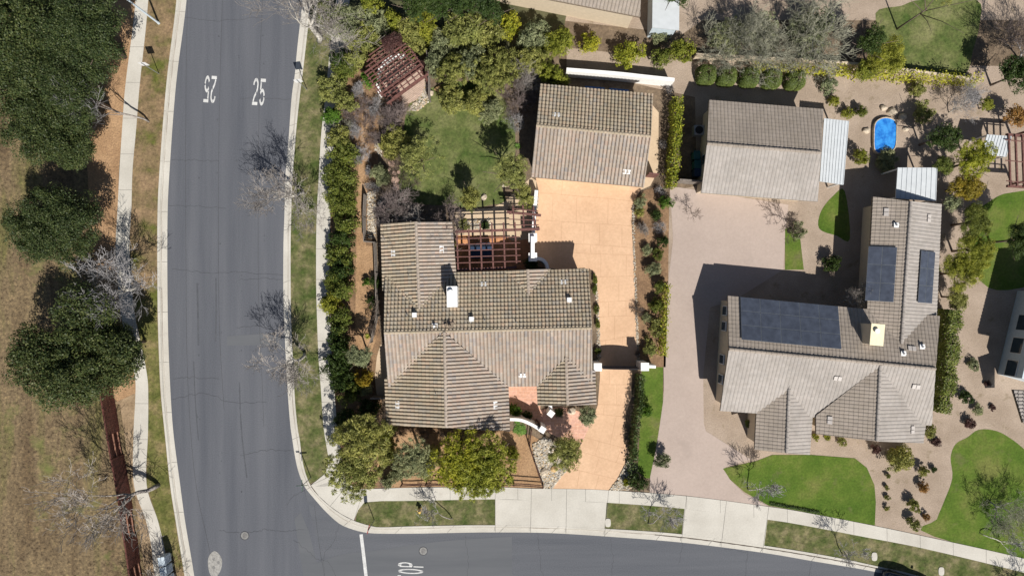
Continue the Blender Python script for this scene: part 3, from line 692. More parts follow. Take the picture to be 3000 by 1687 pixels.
# land either side
fw = [Vector((-300, 250))] + [Vector(p) for p in resample(WO, 80)] + [Vector((-300, -250))]
o = link('field', fillmesh('field', fw, 0.10, M['field'])); o['kind'] = 'structure'
fe = [Vector(p) for p in resample(EO, 220)] + [Vector((300, -60)), Vector((300, 250)), Vector((60, 250))]
o = link('yard_ground', fillmesh('yard_ground', fe, 0.10, M['soil'])); o['kind'] = 'structure'
Z1, Z2, Z3, Z4, Z5 = 0.106, 0.112, 0.120, 0.128, 0.136
sheet('verge', [(420, -300), (200, -300), (225, 0), (245, 300), (262, 600), (290, 900), (320, 1150), (352, 1185), (372, 1330), (395, 1450), (425, 1687), (470, 1900), (560, 1900), (470, 1640), (392, 1400), (392, 1250), (404, 1100), (345, 740), (348, 500), (370, 240), (398, 0)], Z1, M['mulch'])
sheet('verge', [(335, 1180), (352, 1185), (372, 1330), (395, 1450), (425, 1687), (470, 1900), (530, 1900), (470, 1640), (400, 1400), (396, 1250), (400, 1150)], Z2, gmat('dry_verge', [(0.3, (0.24, 0.17, 0.105)), (0.7, (0.36, 0.265, 0.17))], GR, 0.8, 6, 1, 0.8, 0.05, 0.5))
SW = [(420, -700), (405, -250), (398, 0), (368.5, 248), (359, 373), (351, 497), (346, 600), (343, 649), (340, 736), (352, 900), (372, 1000), (396, 1100), (397, 1170), (392, 1273), (393, 1418), (428, 1522), (445, 1605), (455, 1687), (500, 1850), (560, 2050)]
SE_ = [(457, -700), (442, -250), (435, 0), (410, 248), (400, 373), (389, 497), (386, 600), (383, 649), (380, 736), (392, 900), (412, 1000), (432, 1100), (435, 1170), (434, 1273), (430, 1418), (463, 1522), (482, 1605), (497, 1687), (540, 1850), (600, 2050)]
a = smoothline(pw(SW)); b = smoothline(pw(SE_))
def lawn(name, poly, z, m): o = link(name, fillmesh(name, poly, z, m)); o['kind'] = 'structure'; return o
lawn('lawn', b[:] + resample(WO, 80)[4:-8][::-1], Z2, M['lawn_dry'])
lawn('lawn', [Vector(p) for p in pw([(392, 880), (412, 1000), (432, 1100), (436, 1180), (434, 1273), (430, 1418), (463, 1522), (480, 1600), (520, 1640), (524, 1600), (513, 1522), (497, 1418), (482, 1273), (470, 1150), (463, 997), (460, 880)])], Z3, gmat('verge_grass', [(0.34, (0.085, 0.095, 0.025)), (0.5, (0.14, 0.135, 0.045)), (0.64, (0.22, 0.175, 0.085))], GR, 0.7, 4.5, 1, 0.9, 0.05, 0.8))
def walk(name, A, Bb, z, every=1.75, mat='concrete'):
    """path between two px edges with sawn joints"""
    ra = resample(A, 160); rb = resample(Bb, 160); m = MB()
    m.add([(*p, z) for p in ra] + [(*p, z) for p in rb] + [(*p, z - 0.06) for p in ra] + [(*p, z - 0.06) for p in rb],
          [(i, 160 + i, 161 + i, i + 1) for i in range(159)] + [(320 + i, i, i + 1, 321 + i) for i in range(159)] + [(160 + i, 480 + i, 481 + i, 161 + i) for i in range(159)])
    L = 0
    for i in range(1, 159):
        L += (ra[i] - ra[i - 1]).length
        if L > every:
            L = 0; m.strip([ra[i], rb[i]], 0.025, z + 0.004, 1)
    o = m.build(name, [M[mat], M['joint']]); o['kind'] = 'structure'; return o
walk('sidewalk', a, b, 0.15, 2.9)
# corner, sidewalks and aprons of the house side
lawn('corner_pavement', [Vector(p) for p in pw([(961, 1330), (962, 1355), (955, 1385), (930, 1405), (911, 1420), (935, 1452), (967, 1481), (1000, 1504), (1037, 1523), (1050, 1492), (1068, 1470), (1121, 1466), (1121, 1430), (1040, 1432), (1010, 1400), (1000, 1330)])], 0.148, M['concrete'])
j = MB()
for c in ([(967, 1482), (1010, 1430)], [(1037, 1524), (1062, 1445)], [(911, 1420), (968, 1394)]): j.strip(pw(c), 0.025, 0.153, 0)
o = j.build('pavement_joints', M['joint']); o['kind'] = 'structure'
for c in [[(925, 1424), (962, 1412), (980, 1412), (975, 1420), (950, 1424)], [(990, 1408), (1010, 1430), (1020, 1445), (1042, 1462), (1035, 1440), (1015, 1415)]]:
    lawn('ramp_groove', [Vector(p) for p in pw(c)], 0.1535, gmat('ramp_grey', [(0.3, (0.36, 0.345, 0.31)), (0.7, (0.42, 0.40, 0.36))], GRS))
wA = smoothline(pw([(1055, -700), (1010, -250), (985, 0), (968, 140), (958, 240), (951, 310), (941, 400), (934, 524), (929, 617), (926.7, 711), (927, 850), (930, 955), (933.5, 1048), (940.7, 1142), (948.4, 1250), (961, 1330)]))
wB = smoothline(pw([(1095, -700), (1050, -250), (1025, 0), (1008, 140), (998, 240), (991, 310), (981, 400), (973, 524), (969, 617), (966, 711), (966, 850), (969, 955), (972, 1048), (980, 1142), (988, 1250), (1001, 1330)]))
walk('sidewalk', wA, wB, 0.15, 2.65)
sA = smoothline(pw([(1121, 1430), (1213, 1427), (1451, 1426), (1557, 1430), (1660, 1431), (1782, 1435), (2011, 1452), (2252, 1483), (2345, 1497.5), (2534, 1533.5), (2723, 1573), (3000, 1635), (3300, 1715), (3700, 1830)]))
sB = smoothline(pw([(1121, 1466), (1213, 1465.5), (1451, 1461), (1557, 1464), (1660, 1466.6), (1778, 1471), (2005, 1489), (2248, 1520.5), (2341, 1535), (2530, 1571), (2714, 1607), (3000, 1676), (3300, 1756), (3700, 1872)]))
walk('sidewalk', sA, sB, 0.15, 2.85)
def apron(c, joints):
    lawn('driveway_apron', [Vector(p) for p in pw(c)], 0.146, M['concrete']); m = MB()
    for q in joints: m.strip(pw(q), 0.028, 0.156)
    o = m.build('apron_joints', M['joint']); o['kind'] = 'structure'
apron([(1451, 1461), (1557, 1464), (1660, 1466), (1777, 1471), (1774, 1510), (1771, 1547), (1660, 1541), (1557, 1538), (1451, 1537)], [[(1451, 1426), (1451, 1559)], [(1557, 1430), (1554, 1560)], [(1660, 1431), (1658, 1563)], [(1783, 1435), (1771, 1570)]])
apron([(2005, 1489), (2130, 1504), (2248, 1520), (2243, 1560), (2238, 1597), (2120, 1580), (1998, 1564), (2001, 1525)], [[(2011, 1452), (1996, 1588)], [(2128, 1467), (2112, 1602)], [(2252, 1483), (2233, 1618)]])
# parkway lawns
def between(pxa, line, i0, i1): return [Vector(p) for p in pw(pxa)] + [line[i] for i in range(i0, i1)]
e_line = resample(EO, 400)
def eo_part(x0, y0, x1, y1):
    a = Vector(P2(x0, y0)); b = Vector(P2(x1, y1)); ia = min(range(400), key=lambda i: (e_line[i] - a).length); ib = min(range(400), key=lambda i: (e_line[i] - b).length)
    return e_line[ia:ib + 1] if ia < ib else e_line[ib:ia + 1][::-1]
lawn('lawn', eo_part(985, -700, 909, 1418) + [Vector(p) for p in pw([(930, 1405), (955, 1385), (962, 1355), (961, 1330)])] + wA[::-1], Z2, M['lawn'])
lawn('lawn', eo_part(1037, 1524, 1451, 1537) + [Vector(p) for p in pw([(1451, 1461), (1213, 1465.5), (1121, 1466), (1090, 1465), (1068, 1470), (1055, 1482), (1046, 1500)])], Z2, M['lawn'])
lawn('lawn', eo_part(1772, 1547, 1998, 1564) + [Vector(p) for p in pw([(2005, 1489), (1778, 1471)])], Z2, M['lawn'])
lawn('lawn', eo_part(2238, 1597, 3700, 2000) + [Vector(p) for p in pw([(3700, 1872), (3300, 1756), (3000, 1676), (2714, 1607), (2530, 1571), (2341, 1535), (2248, 1520.5)])], Z2, M['lawn'])
# private ground
sheet('planting_bed', [(1000, 100), (1100, 120), (1110, 400), (1100, 700), (1115, 1000), (1120, 1240), (1160, 1240), (1500, 1260), (1560, 1300), (1595, 1430), (1121, 1432), (1040, 1432), (1003, 1400), (990, 1250), (972, 1048), (968, 700), (982, 400)], Z1, M['mulchdark'])
sheet('mulch_path', [(1062, 320), (1082, 320), (1085, 380), (1078, 450), (1075, 560), (1072, 650), (1072, 720), (1102, 720), (1106, 850), (1108, 930), (1100, 1000), (1085, 1040), (1040, 1040), (1042, 850), (1044, 700), (1046, 550), (1055, 430)], Z2, M['mulch'])
sheet('mulch_bed', [(1160, 1262), (1330, 1275), (1500, 1262), (1560, 1275), (1600, 1300), (1560, 1320), (1566, 1345), (1594, 1428), (1300, 1424), (1121, 1428), (1100, 1380), (1110, 1290)], Z2, M['mulch'])
sheet('back_lawn', [(1190, 330), (1230, 275), (1330, 240), (1440, 260), (1500, 330), (1510, 440), (1500, 500), (1470, 540), (1480, 590), (1440, 600), (1380, 610), (1320, 602), (1260, 600), (1200, 590), (1165, 540), (1180, 450)], Z2, M['backlawn'], True)
sheet('path', [(1340, 614), (1440, 610), (1480, 590), (1510, 560), (1556, 520), (1572, 530), (1560, 700), (1500, 705), (1430, 690), (1335, 690), (1330, 640)], Z3, M['tan'])
sheet('path', [(1104, 1045), (1114, 1010), (1140, 1010), (1140, 1110), (1140, 1160), (1104, 1160), (1098, 1105)], Z3, M['tan'])
sheet('patio', [(1338, 690), (1480, 690), (1500, 705), (1560, 700), (1560, 850), (1338, 850)], Z4, M['terracotta'])
sheet('entry_patio', [(1488, 1120), (1590, 1120), (1582, 1200), (1640, 1190), (1700, 1205), (1733, 1246), (1708, 1296), (1650, 1290), (1600, 1262), (1560, 1240), (1520, 1200), (1488, 1180)], Z3, M['pinkpaver'])
dpoly = [(1566, 505), (1885, 540), (1868, 570), (1852, 603), (1850, 650), (1854, 721), (1857, 770), (1859.5, 816), (1863, 930), (1867, 1002), (1868, 1060), (1852, 1081), (1850, 1162), (1835, 1209), (1830, 1249), (1827, 1292), (1838, 1314), (1830, 1358), (1810, 1398), (1783.5, 1435), (1700, 1432), (1617, 1430), (1661, 1373), (1707.5, 1292), (1729, 1246), (1751, 1187), (1758, 1100), (1753, 1000), (1747, 900), (1742, 815), (1733, 798), (1712, 784), (1640, 790), (1570, 780), (1566, 700), (1573, 620), (1578, 560)]
sheet('driveway', dpoly, Z4, M['drive'])
m = MB()
dj = [[(1578, 565), (1800, 584), (1851, 590)], [(1574, 645), (1760, 656), (1850, 662)], [(1568, 712), (1730, 716), (1856, 726)], [(1660, 740), (1856, 748)], [(1742, 812), (1860, 808)], [(1748, 885), (1862, 880)], [(1752, 928), (1864, 924)], [(1756, 1000), (1866, 980)], [(1758, 1126), (1851, 1126)], [(1751, 1184), (1850, 1186)], [(1746, 1212), (1834, 1220)], [(1712, 1280), (1830, 1312)], [(1690, 1318), (1832, 1362)], [(1664, 1370), (1812, 1404)],
      [(1648, 530), (1645, 572)], [(1752, 545), (1748, 582)], [(1620, 572), (1617, 648)], [(1690, 577), (1688, 652)], [(1782, 585), (1780, 658)], [(1646, 650), (1644, 714)], [(1712, 654), (1710, 712)], [(1757, 657), (1755, 718)], [(1822, 661), (1822, 722)], [(1690, 714), (1690, 742)], [(1730, 716), (1730, 740)], [(1795, 722), (1795, 744)], [(1760, 745), (1760, 812)], [(1835, 748), (1834, 808)], [(1813, 810), (1813, 882)], [(1782, 884), (1782, 928)], [(1834, 882), (1834, 926)], [(1800, 927), (1800, 994)], [(1774, 998), (1774, 1020)], [(1824, 984), (1824, 1010)],
      [(1785, 1090), (1785, 1126)], [(1828, 1090), (1828, 1126)], [(1806, 1127), (1806, 1184)], [(1770, 1186), (1768, 1213)], [(1834, 1186), (1832, 1218)], [(1806, 1216), (1787, 1300)], [(1756, 1292), (1743, 1333)], [(1821, 1310), (1805, 1353)], [(1754, 1342), (1741, 1386)], [(1698, 1378), (1690, 1430)], [(1755, 1392), (1744, 1432)]]
for q in dj: m.strip(pw(q), 0.022, Z4 + 0.004)
o = m.build('driveway_joints', M['drivejoint']); o['kind'] = 'structure'
sheet('path', [(1905, 300), (1930, 330), (1928, 500), (1905, 545), (1870, 560), (1880, 500), (1896, 400)], Z3, M['tan'])
sheet('side_bed', [(1725, 785), (1742, 800), (1748, 900), (1757, 1045), (1745, 1060), (1735, 1060)], Z5, M['soil'])
sheet('planting_bed', [(1852, 600), (1885, 560), (1940, 540), (1960, 600), (1958, 800), (1950, 1075), (1870, 1075), (1868, 980), (1860, 816), (1854, 700)], Z3, M['mulchdark'])
sheet('gravel_yard', [(1640, 60), (2000, 100), (2060, 60), (3000, 60), (3000, -400), (1600, -400)], Z1, M['gravel'])
sheet('gravel_yard', [(1660, 140), (2020, 180), (3300, 200), (3300, 1700), (2560, 1538), (2345, 1497), (2252, 1482), (1905, 1440), (1950, 1100), (1962, 560), (2042, 545), (2036, 285), (1660, 200)], Z1, M['gravel'])
nd = [(1962, 545), (2060, 560), (2310, 600), (2300, 700), (2295, 790), (2150, 880), (2080, 900), (2060, 1100), (2062, 1240), (2068, 1262), (2200, 1345), (2125, 1368), (2135, 1400), (2180, 1445), (2252, 1482), (2011, 1451), (1903, 1442), (1905, 1395), (1925, 1300), (1945, 1160), (1944, 1000), (1955, 850), (1972, 700)]
sheet('neighbour_driveway', nd, Z3, M['ndrive'])
sheet('lawn', [(1880, 1075), (1943, 1075), (1942, 1190), (1922, 1310), (1905, 1400), (1890, 1400), (1868, 1380), (1875, 1250)], Z2, M['greenlawn'])
sheet('lawn', [(2118, 1372), (2160, 1362), (2215, 1350), (2262, 1332), (2380, 1332), (2505, 1342), (2540, 1370), (2562, 1420), (2566, 1470), (2563, 1538), (2440, 1515), (2345, 1496), (2252, 1480), (2180, 1440), (2140, 1405)], Z4, M['greenlawn'])
sheet('lawn', [(2868, 1258), (2920, 1262), (2970, 1290), (3050, 1350), (3300, 1500), (3300, 1700), (2735, 1570), (2745, 1520), (2765, 1470), (2790, 1400), (2785, 1340), (2800, 1300), (2835, 1280)], Z2, M['greenlawn'], True)
sheet('lawn', [(2565, 40), (2640, 18), (2700, 0), (2860, 0), (2870, 70), (2850, 150), (2830, 215), (2760, 225), (2700, 205), (2650, 210), (2600, 150)], Z2, M['backlawn'], True)
sheet('lawn', [(2400, 670), (2405, 620), (2440, 575), (2475, 560), (2490, 700), (2450, 690)], Z2, M['greenlawn'], True)
sheet('lawn', [(2300, 670), (2340, 660), (2355, 790), (2300, 790)], Z4, M['greenlawn'])
sheet('lawn', [(2850, 640), (2900, 590), (2960, 565), (3060, 580), (3060, 800), (2920, 850), (2850, 780)], Z2, M['greenlawn'], True)
sheet('lawn', [(1190, -40), (1660, 40), (1640, 150), (1000, 150), (1010, 0)], Z2, gmat('shaded_scrub', [(0.3, (0.05, 0.06, 0.03)), (0.7, (0.12, 0.11, 0.06))], GR, 0.8, 5))  # scrub ground, with the shade of the trees above put into its dark colour
# river stones
def pebbles(name, polys, n, rmin, rmax, label):
    rg = random.Random(len(polys) + n); m = MB()
    polys = [[Vector(p) for p in pw(q)] for q in polys]; ar = [abs(area2(q)) for q in polys]
    def inp(q, x, y):
        c = False
        for i in range(len(q)):
            a, b = q[i - 1], q[i]
            if (a.y > y) != (b.y > y) and x < (b.x - a.x) * (y - a.y) / (b.y - a.y) + a.x: c = not c
        return c
    for q, A in zip(polys, ar):
        x0, x1 = min(p.x for p in q), max(p.x for p in q); y0, y1 = min(p.y for p in q), max(p.y for p in q); k = int(n * A / sum(ar)); t = 0
        while k > 0 and t < 40000:
            t += 1; x, y = rg.uniform(x0, x1), rg.uniform(y0, y1)
            if not inp(q, x, y): continue
            k -= 1; r = rg.uniform(rmin, rmax); a = rg.uniform(0, 3.1); s = rg.uniform(0.6, 1); c, sn = math.cos(a), math.sin(a); vs = []
            for z, rr in ((0.0, 0.9), (r * 0.45, 0.95), (r * 0.8, 0.5)):
                for i in range(6):
                    u, v = r * rr * math.cos(i * 1.047), r * rr * s * math.sin(i * 1.047); vs.append((x + u * c - v * sn, y + u * sn + v * c, 0.13 + z))
            m.add(vs, [(i, (i + 1) % 6, 6 + (i + 1) % 6, 6 + i) for i in range(6)] + [(6 + i, 6 + (i + 1) % 6, 12 + (i + 1) % 6, 12 + i) for i in range(6)] + [(12, 13, 14, 15, 16, 17)])
    o = m.build(name, M['pebble']); o['kind'] = 'stuff'; o['label'] = label; o['category'] = 'pebbles'
pebbles('river_pebbles', [[(1560, 1300), (1600, 1278), (1640, 1300), (1668, 1350), (1660, 1378), (1640, 1400), (1618, 1428), (1592, 1428), (1580, 1390), (1566, 1345)]], 2200, 0.045, 0.13, 'pale river pebbles filling the bed left of the front driveway')
pebbles('river_pebbles', [[(1786, 1434), (1812, 1398), (1832, 1358), (1838, 1340), (1850, 1380), (1850, 1434)]], 600, 0.04, 0.10, 'pale river pebbles in the wedge right of the driveway mouth')
pebbles('river_pebbles', [[(1240, 225), (1262, 250), (1255, 300), (1225, 325), (1195, 325), (1210, 305), (1232, 280)], [(1345, 645), (1440, 640), (1435, 672), (1345, 672)], [(1076, 560), (1102, 560), (1100, 700), (1078, 700)], [(1095, 395), (1122, 415), (1118, 460), (1098, 440)]], 1500, 0.04, 0.11, 'golden river pebbles round the deck and the patio beds')
pebbles('river_pebbles', [[(1852, 600), (1858, 600), (1860, 720), (1864, 816), (1868, 930), (1874, 1060), (1866, 1060), (1861, 930), (1857, 800), (1853, 700)], [(1742, 800), (1748, 812), (1754, 900), (1760, 1050), (1750, 1056), (1745, 900)], [(1572, 560), (1578, 560), (1576, 615), (1570, 615)]], 900, 0.035, 0.08, 'grey river pebbles edging the upper driveway beds')
# stepping stones
for i, (x, y, s) in enumerate([(1158, 528, 13), (1160, 549, 12), (1155, 508, 7), (1168, 505, 6), (1148, 480, 11), (1160, 462, 9), (1172, 452, 7), (1140, 497, 6)]):
    p = P(x, y); rg = random.Random(i); k = MB()
    k.prism([(p.x + s * 0.03 * math.cos(t) * rg.uniform(.75, 1.1), p.y + s * 0.03 * math.sin(t) * rg.uniform(.75, 1.1)) for t in [j * 0.785 for j in range(8)]], 0.08, 0.15)
    o = k.build('stepping_stone', gmat('flagstone', [(0.3, (0.50, 0.33, 0.25)), (0.7, (0.60, 0.42, 0.33))], GRS)) if i == 0 else k.build('stepping_stone', bpy.data.materials['flagstone'])
    tag(o, ['largest pinkish flagstone of the garden path, second from its lower end', 'lowest pinkish flagstone, at the edge of the house shadow', 'small round flagstone at the left of the path', 'small round flagstone at the right of the path', 'broad pale flagstone midway up the path', 'pale flagstone above the broad one', 'topmost flagstone under the feathery shrub', 'smallest flagstone left of the broad pale one'][i], 'stepping stone', 'flagstones of the garden path')

# ------------------------------------------------------------------ painted markings
def stroke_glyph(m, lines, org, ux, uy, w_, h_, th, z):
    """strokes in a unit cell, thickened before the tall stretch, placed by axes ux, uy"""
    for pts in lines:
        pts = [Vector(p) for p in pts]; k = len(pts); L_, R_ = [], []
        for i in range(k):
            d = (pts[min(i + 1, k - 1)] - pts[max(i - 1, 0)]).normalized(); n = Vector((-d.y, d.x)) * th; n.y *= 0.62
            L_.append(pts[i] + n); R_.append(pts[i] - n)
        vs = [(*(Vector(org[:2]) + ux * (c.x * w_) + uy * (c.y * h_)), z) for c in L_ + R_]
        m.add(vs, [(i, k + i, k + i + 1, i + 1) for i in range(k - 1)])
def arc(cx, cy, rx, ry, a0, a1, n=8): return [(cx + rx * math.cos(R(a0 + (a1 - a0) * i / n)), cy + ry * math.sin(R(a0 + (a1 - a0) * i / n))) for i in range(n + 1)]
G2 = [arc(0.5, 0.76, 0.33, 0.18, 185, 85, 8), arc(0.5, 0.76, 0.33, 0.18, 78, 0, 6) + [(0.80, 0.60), (0.66, 0.50)], [(0.60, 0.46), (0.34, 0.30), (0.20, 0.13)], [(0.06, 0.07), (0.94, 0.07)]]
G5 = [[(0.08, 0.93), (0.92, 0.93)], [(0.19, 0.85), (0.17, 0.58)], arc(0.46, 0.32, 0.34, 0.25, 150, 10, 9), arc(0.46, 0.32, 0.34, 0.25, -2, -160, 9)]
GO = [arc(0.5, 0.5, 0.37, 0.43, 100, 170, 8) + arc(0.5, 0.5, 0.37, 0.43, 190, 260, 8), arc(0.5, 0.5, 0.37, 0.43, 80, 10, 8) + arc(0.5, 0.5, 0.37, 0.43, -10, -80, 8)]
GP = [[(0.14, 0.02), (0.14, 0.40)], [(0.14, 0.46), (0.14, 0.93)], [(0.22, 0.93), (0.45, 0.93)], [(0.52, 0.93)] + arc(0.55, 0.72, 0.30, 0.21, 80, -80, 8) + [(0.5, 0.50)], [(0.22, 0.50), (0.42, 0.50)]]
GT = [[(0.06, 0.93), (0.45, 0.93)], [(0.52, 0.93), (0.94, 0.93)], [(0.5, 0.86), (0.5, 0.05)]]
GS = [arc(0.5, 0.72, 0.33, 0.21, 25, 250, 9), arc(0.5, 0.29, 0.33, 0.21, 90, -155, 9)]
def marking(glyphs, px, py, ang, w_, h_, gap, label, name, th=0.105):
    m = MB(); o = Vector(P2(px, py, 0)); ux = Vector((math.cos(ang), math.sin(ang))); uy = Vector((-ux.y, ux.x))
    for i, g in enumerate(glyphs):
        for k, st in enumerate(g): stroke_glyph(m, [st], o + ux * (i * (w_ + gap)), ux, uy, w_, h_, th, 0.012 + 0.0008 * (k % 4))
    tag(m.build(name, M['paint']), label, 'road marking')
marking([G2, G5], 737, 309, R(-4), 0.53, 2.42, 0.09, 'white stencilled 25 painted upright on the asphalt, in the lane by the right kerb', 'speed_marking', 0.095)
marking([G2, G5], 637, 223, R(176), 0.52, 2.42, 0.08, 'white stencilled 25 painted upside down, the left one of the pair on the road', 'speed_marking', 0.095)
marking([GS, GT, GO, GP], 1240, 1720, R(88), 0.46, 2.30, 0.12, 'white stencilled STOP painted sideways on the road, only its last letters in view', 'stop_marking', 0.10)
m = MB(); m.strip([Vector(P2(*q, 0)) for q in ((1058, 1564), (1066, 1630), (1074, 1700), (1080, 1760))], 0.29, 0.012)
tag(m.build('stop_line', M['paint']), 'thick white stop line across the side street by the corner', 'stop line')
def disc(mb, c, r, z0, z1, n=20, mi=0): mb.prism([(c[0] + r * math.cos(i * 2 * math.pi / n), c[1] + r * math.sin(i * 2 * math.pi / n)) for i in range(n)], z0, z1, mi)
for x, y, l in ((717, 1568, 'round iron manhole cover with a concrete ring, alone in the middle of the wide road'), (1240, 1613, 'round manhole cover on the side street above the painted letters')):
    p = P2(x, y, 0); e = empty('manhole', l, 'manhole', (p[0], p[1], 0)); a = MB(); disc(a, (0, 0), 0.33, -0.02, 0.015); a.build('collar', M['iron'], e)
    b = MB(); disc(b, (0, 0), 0.20, 0.0, 0.022, 16); b.build('cover', simple('cover_iron', (0.17, 0.165, 0.16), 0.6, 0.2, 12), e)
    c = MB(); c.strip([(0.37 * math.cos(t * .3), 0.37 * math.sin(t * .3)) for t in range(22)], 0.06, 0.0105); c.build('seal', M['crack'], e)
p = P2(630, 1655, 0); e = empty('utility_pad', 'oval concrete pad with three small iron lids in the road beside the mailboxes', 'utility pad', (p[0], p[1], 0))
a = MB(); ov = closedsmooth([(-0.55, 0.75), (-0.1, 1.25), (0.35, 1.0), (0.62, 0.4), (0.5, -0.4), (0.1, -1.0), (-0.35, -0.9), (-0.6, -0.1)], 4); a.prism(ov, -0.02, 0.014); a.build('slab', simple('old_concrete', (0.33, 0.32, 0.30), 0.9, 0.2, 5), e)
for x, y in ((-.1, .55), (.3, .25), (-.1, -.2)):
    b = MB(); disc(b, (x, y), 0.14, 0.0, 0.022, 14); b.build('lid', M['iron'], e)
for i, (x, y, l) in enumerate(((1781, 1530, 'pale meter lid at the left end of the short middle parkway lawn'), (2561, 1629, 'pale meter lid in the parkway lawn up the kerb from the parked car'), (2757, 1672, 'pale meter lid in the parkway lawn near the bottom right'))):
    p = P2(x, y); a = MB(); a.prism(closedsmooth([(-.2, -.3), (.2, -.3), (.2, .3), (-.2, .3)], 4), 0, 0.05)
    tag(a.build('meter_lid', M['concrete'], None, loc=(p[0], p[1], 0.11)), l, 'meter lid', 'meter lids in the parkway lawns')
# ------------------------------------------------------------------ main house
hs = empty('tiled_house', 'tan barrel-tiled house in the middle with white chimney and five gabled roofs', 'house', P(1430, 960, 0))
K = dict(fascia='fascia')
gable(hs, (1126, 974.5), (1734, 960.5), 4.81, 3.0,
      [(1129, 812, 'e'), (1126, 975, 'r'), (1734, 960.5, 'r'), (1723, 787, 'e'), (1329, 798, 'e')],
      [(1138.5, 1137, 'e'), (1126, 974.5, 'r'), (1734, 960.5, 'r'), (1735, 1128, 'e')], ('tile_n', 'tile_s'))
gable(hs, (1218.6, 650), (1229, 908), 4.1, 3.0,
      [(1325, 650, 'e'), (1218.6, 650, 'r'), (1229.5, 915, 'r'), (1337, 801, 'e')],
      [(1115, 656, 'e'), (1218.6, 650, 'r'), (1229.5, 915, 'r'), (1121, 850, 'e')], ('tile_s', 'tile_n'))
gable(hs, (1302, 972), (1307, 1250), 4.90, 3.0,
      [(1494, 1262, 'e'), (1307, 1252, 'r'), (1302, 972, 'r'), (1490, 1130, 'e')],
      [(1132.6, 1246, 'e'), (1307, 1252, 'r'), (1302, 972, 'r'), (1127, 1110, 'e')], ('tile_s', 'tile_n'))
gable(hs, (1658, 1046), (1662.7, 1187), 3.92, 3.0,
      [(1747, 1183, 'e'), (1662.7, 1187, 'r'), (1658, 1046, 'r'), (1744, 1085, 3.1)],
      [(1575, 1187, 'e'), (1662.7, 1187, 'r'), (1658, 1046, 'r'), (1572.5, 1130, 'e')], ('tile_s', 'tile_n'))
gable(hs, (1546, 789.5), (1549, 868), 3.72, 3.0,
      [(1615, 787, 'e'), (1546, 789.5, 'r'), (1549, 870, 'r')],
      [(1477, 793, 'e'), (1546, 789.5, 'r'), (1549, 870, 'r')], ('tile_s', 'tile_n'))
walls(hs, [(1143, 826), (1150, 1124), (1147, 1230), (1306, 1234), (1478, 1244), (1476, 1122), (1588, 1120), (1590, 1171), (1731, 1169), (1729, 1105), (1718, 1100), (1709, 802), (1345, 812)], 2.95, hp=3)
walls(hs, [(1130, 670), (1136, 850), (1318, 850), (1311, 666)], 2.94, hp=3)
def gable_end(parent, px0, px1, py, y1, zr, mat='cream'):
    a = Vector(P2(px0, py, 3)); b = Vector(P2(px1, y1, 3)); c = (a + b) / 2; d = (b - a).normalized(); n = Vector((-d.y, d.x)) * 0.1
    m = MB(); m.add([(*(a + n), 2.9), (*(b + n), 2.9), (*(c + n), zr), (*(a - n), 2.9), (*(b - n), 2.9), (*(c - n), zr)], [(0, 1, 2), (5, 4, 3), (0, 3, 4, 1), (1, 4, 5, 2), (2, 5, 3, 0)])
    m.build('gable_wall', M[mat], parent)
gable_end(hs, 1150, 1475, 1228, 1240, 4.5); gable_end(hs, 1133, 1308, 674, 670, 3.8); gable_end(hs, 1592, 1729, 1168, 1166, 3.6)
for x, y, f in ((1250, 1241, -90), (1390, 1248, -90), (1655, 1179, -90), (1225, 664, 90), (1420, 809, 90), (1640, 802, 90)): window(hs, x * 1.0, y, 1.3, 1.1, 1.6, R(f))
# chimney
ck = MB(); cx, cy = P2(1325, 869, 5.4); ck.box((cx, cy, 4.35), (0.76, 1.56, 2.4), 0.02); ch = ck.build('chimney', M['white'], hs)
ck = MB(); ck.box((cx, cy, 5.58), (0.84, 1.66, 0.10), 0.02); ck.build('chimney_cap', M['white'], ch)
ck = MB(); ck.tube([(cx - .1, cy + .35, 5.6), (cx - .1, cy + .35, 5.85)], [0.13, 0.13], 10); disc(ck, (cx - .1, cy + .35), 0.22, 5.84, 5.90, 14); ck.build('spark_arrestor', M['whitemetal'], ch)
for x, y in ((1152.5, 742), (1294, 731), (1418, 832), (1653, 826), (1530, 1099), (1165, 1184), (1451, 1186)): roof_vent(hs, x, y)
for x, y in ((1216, 922), (1382, 934), (1667, 878)): roof_box(hs, x, y)
for x, y, r_, h_, mt in ((1274, 955, .09, .5, 'whitemetal'), (1307, 952, .13, .35, 'fascia'), (1319, 955, .13, .5, 'fascia'), (1420, 937, .035, .5, 'metal'), (1512, 944, .035, .4, 'metal'), (1194, 922, .035, .45, 'metal'), (1139, 922, .035, .45, 'metal'), (1143, 858, .03, .4, 'metal'), (1198, 806, .03, .4, 'metal'), (1277, 1151, .03, .5, 'metal'), (1667, 800, .03, .4, 'metal'), (1706, 796, .03, .3, 'metal')): roof_pipe(hs, x, y, r_, h_, mt, r_ > .05)
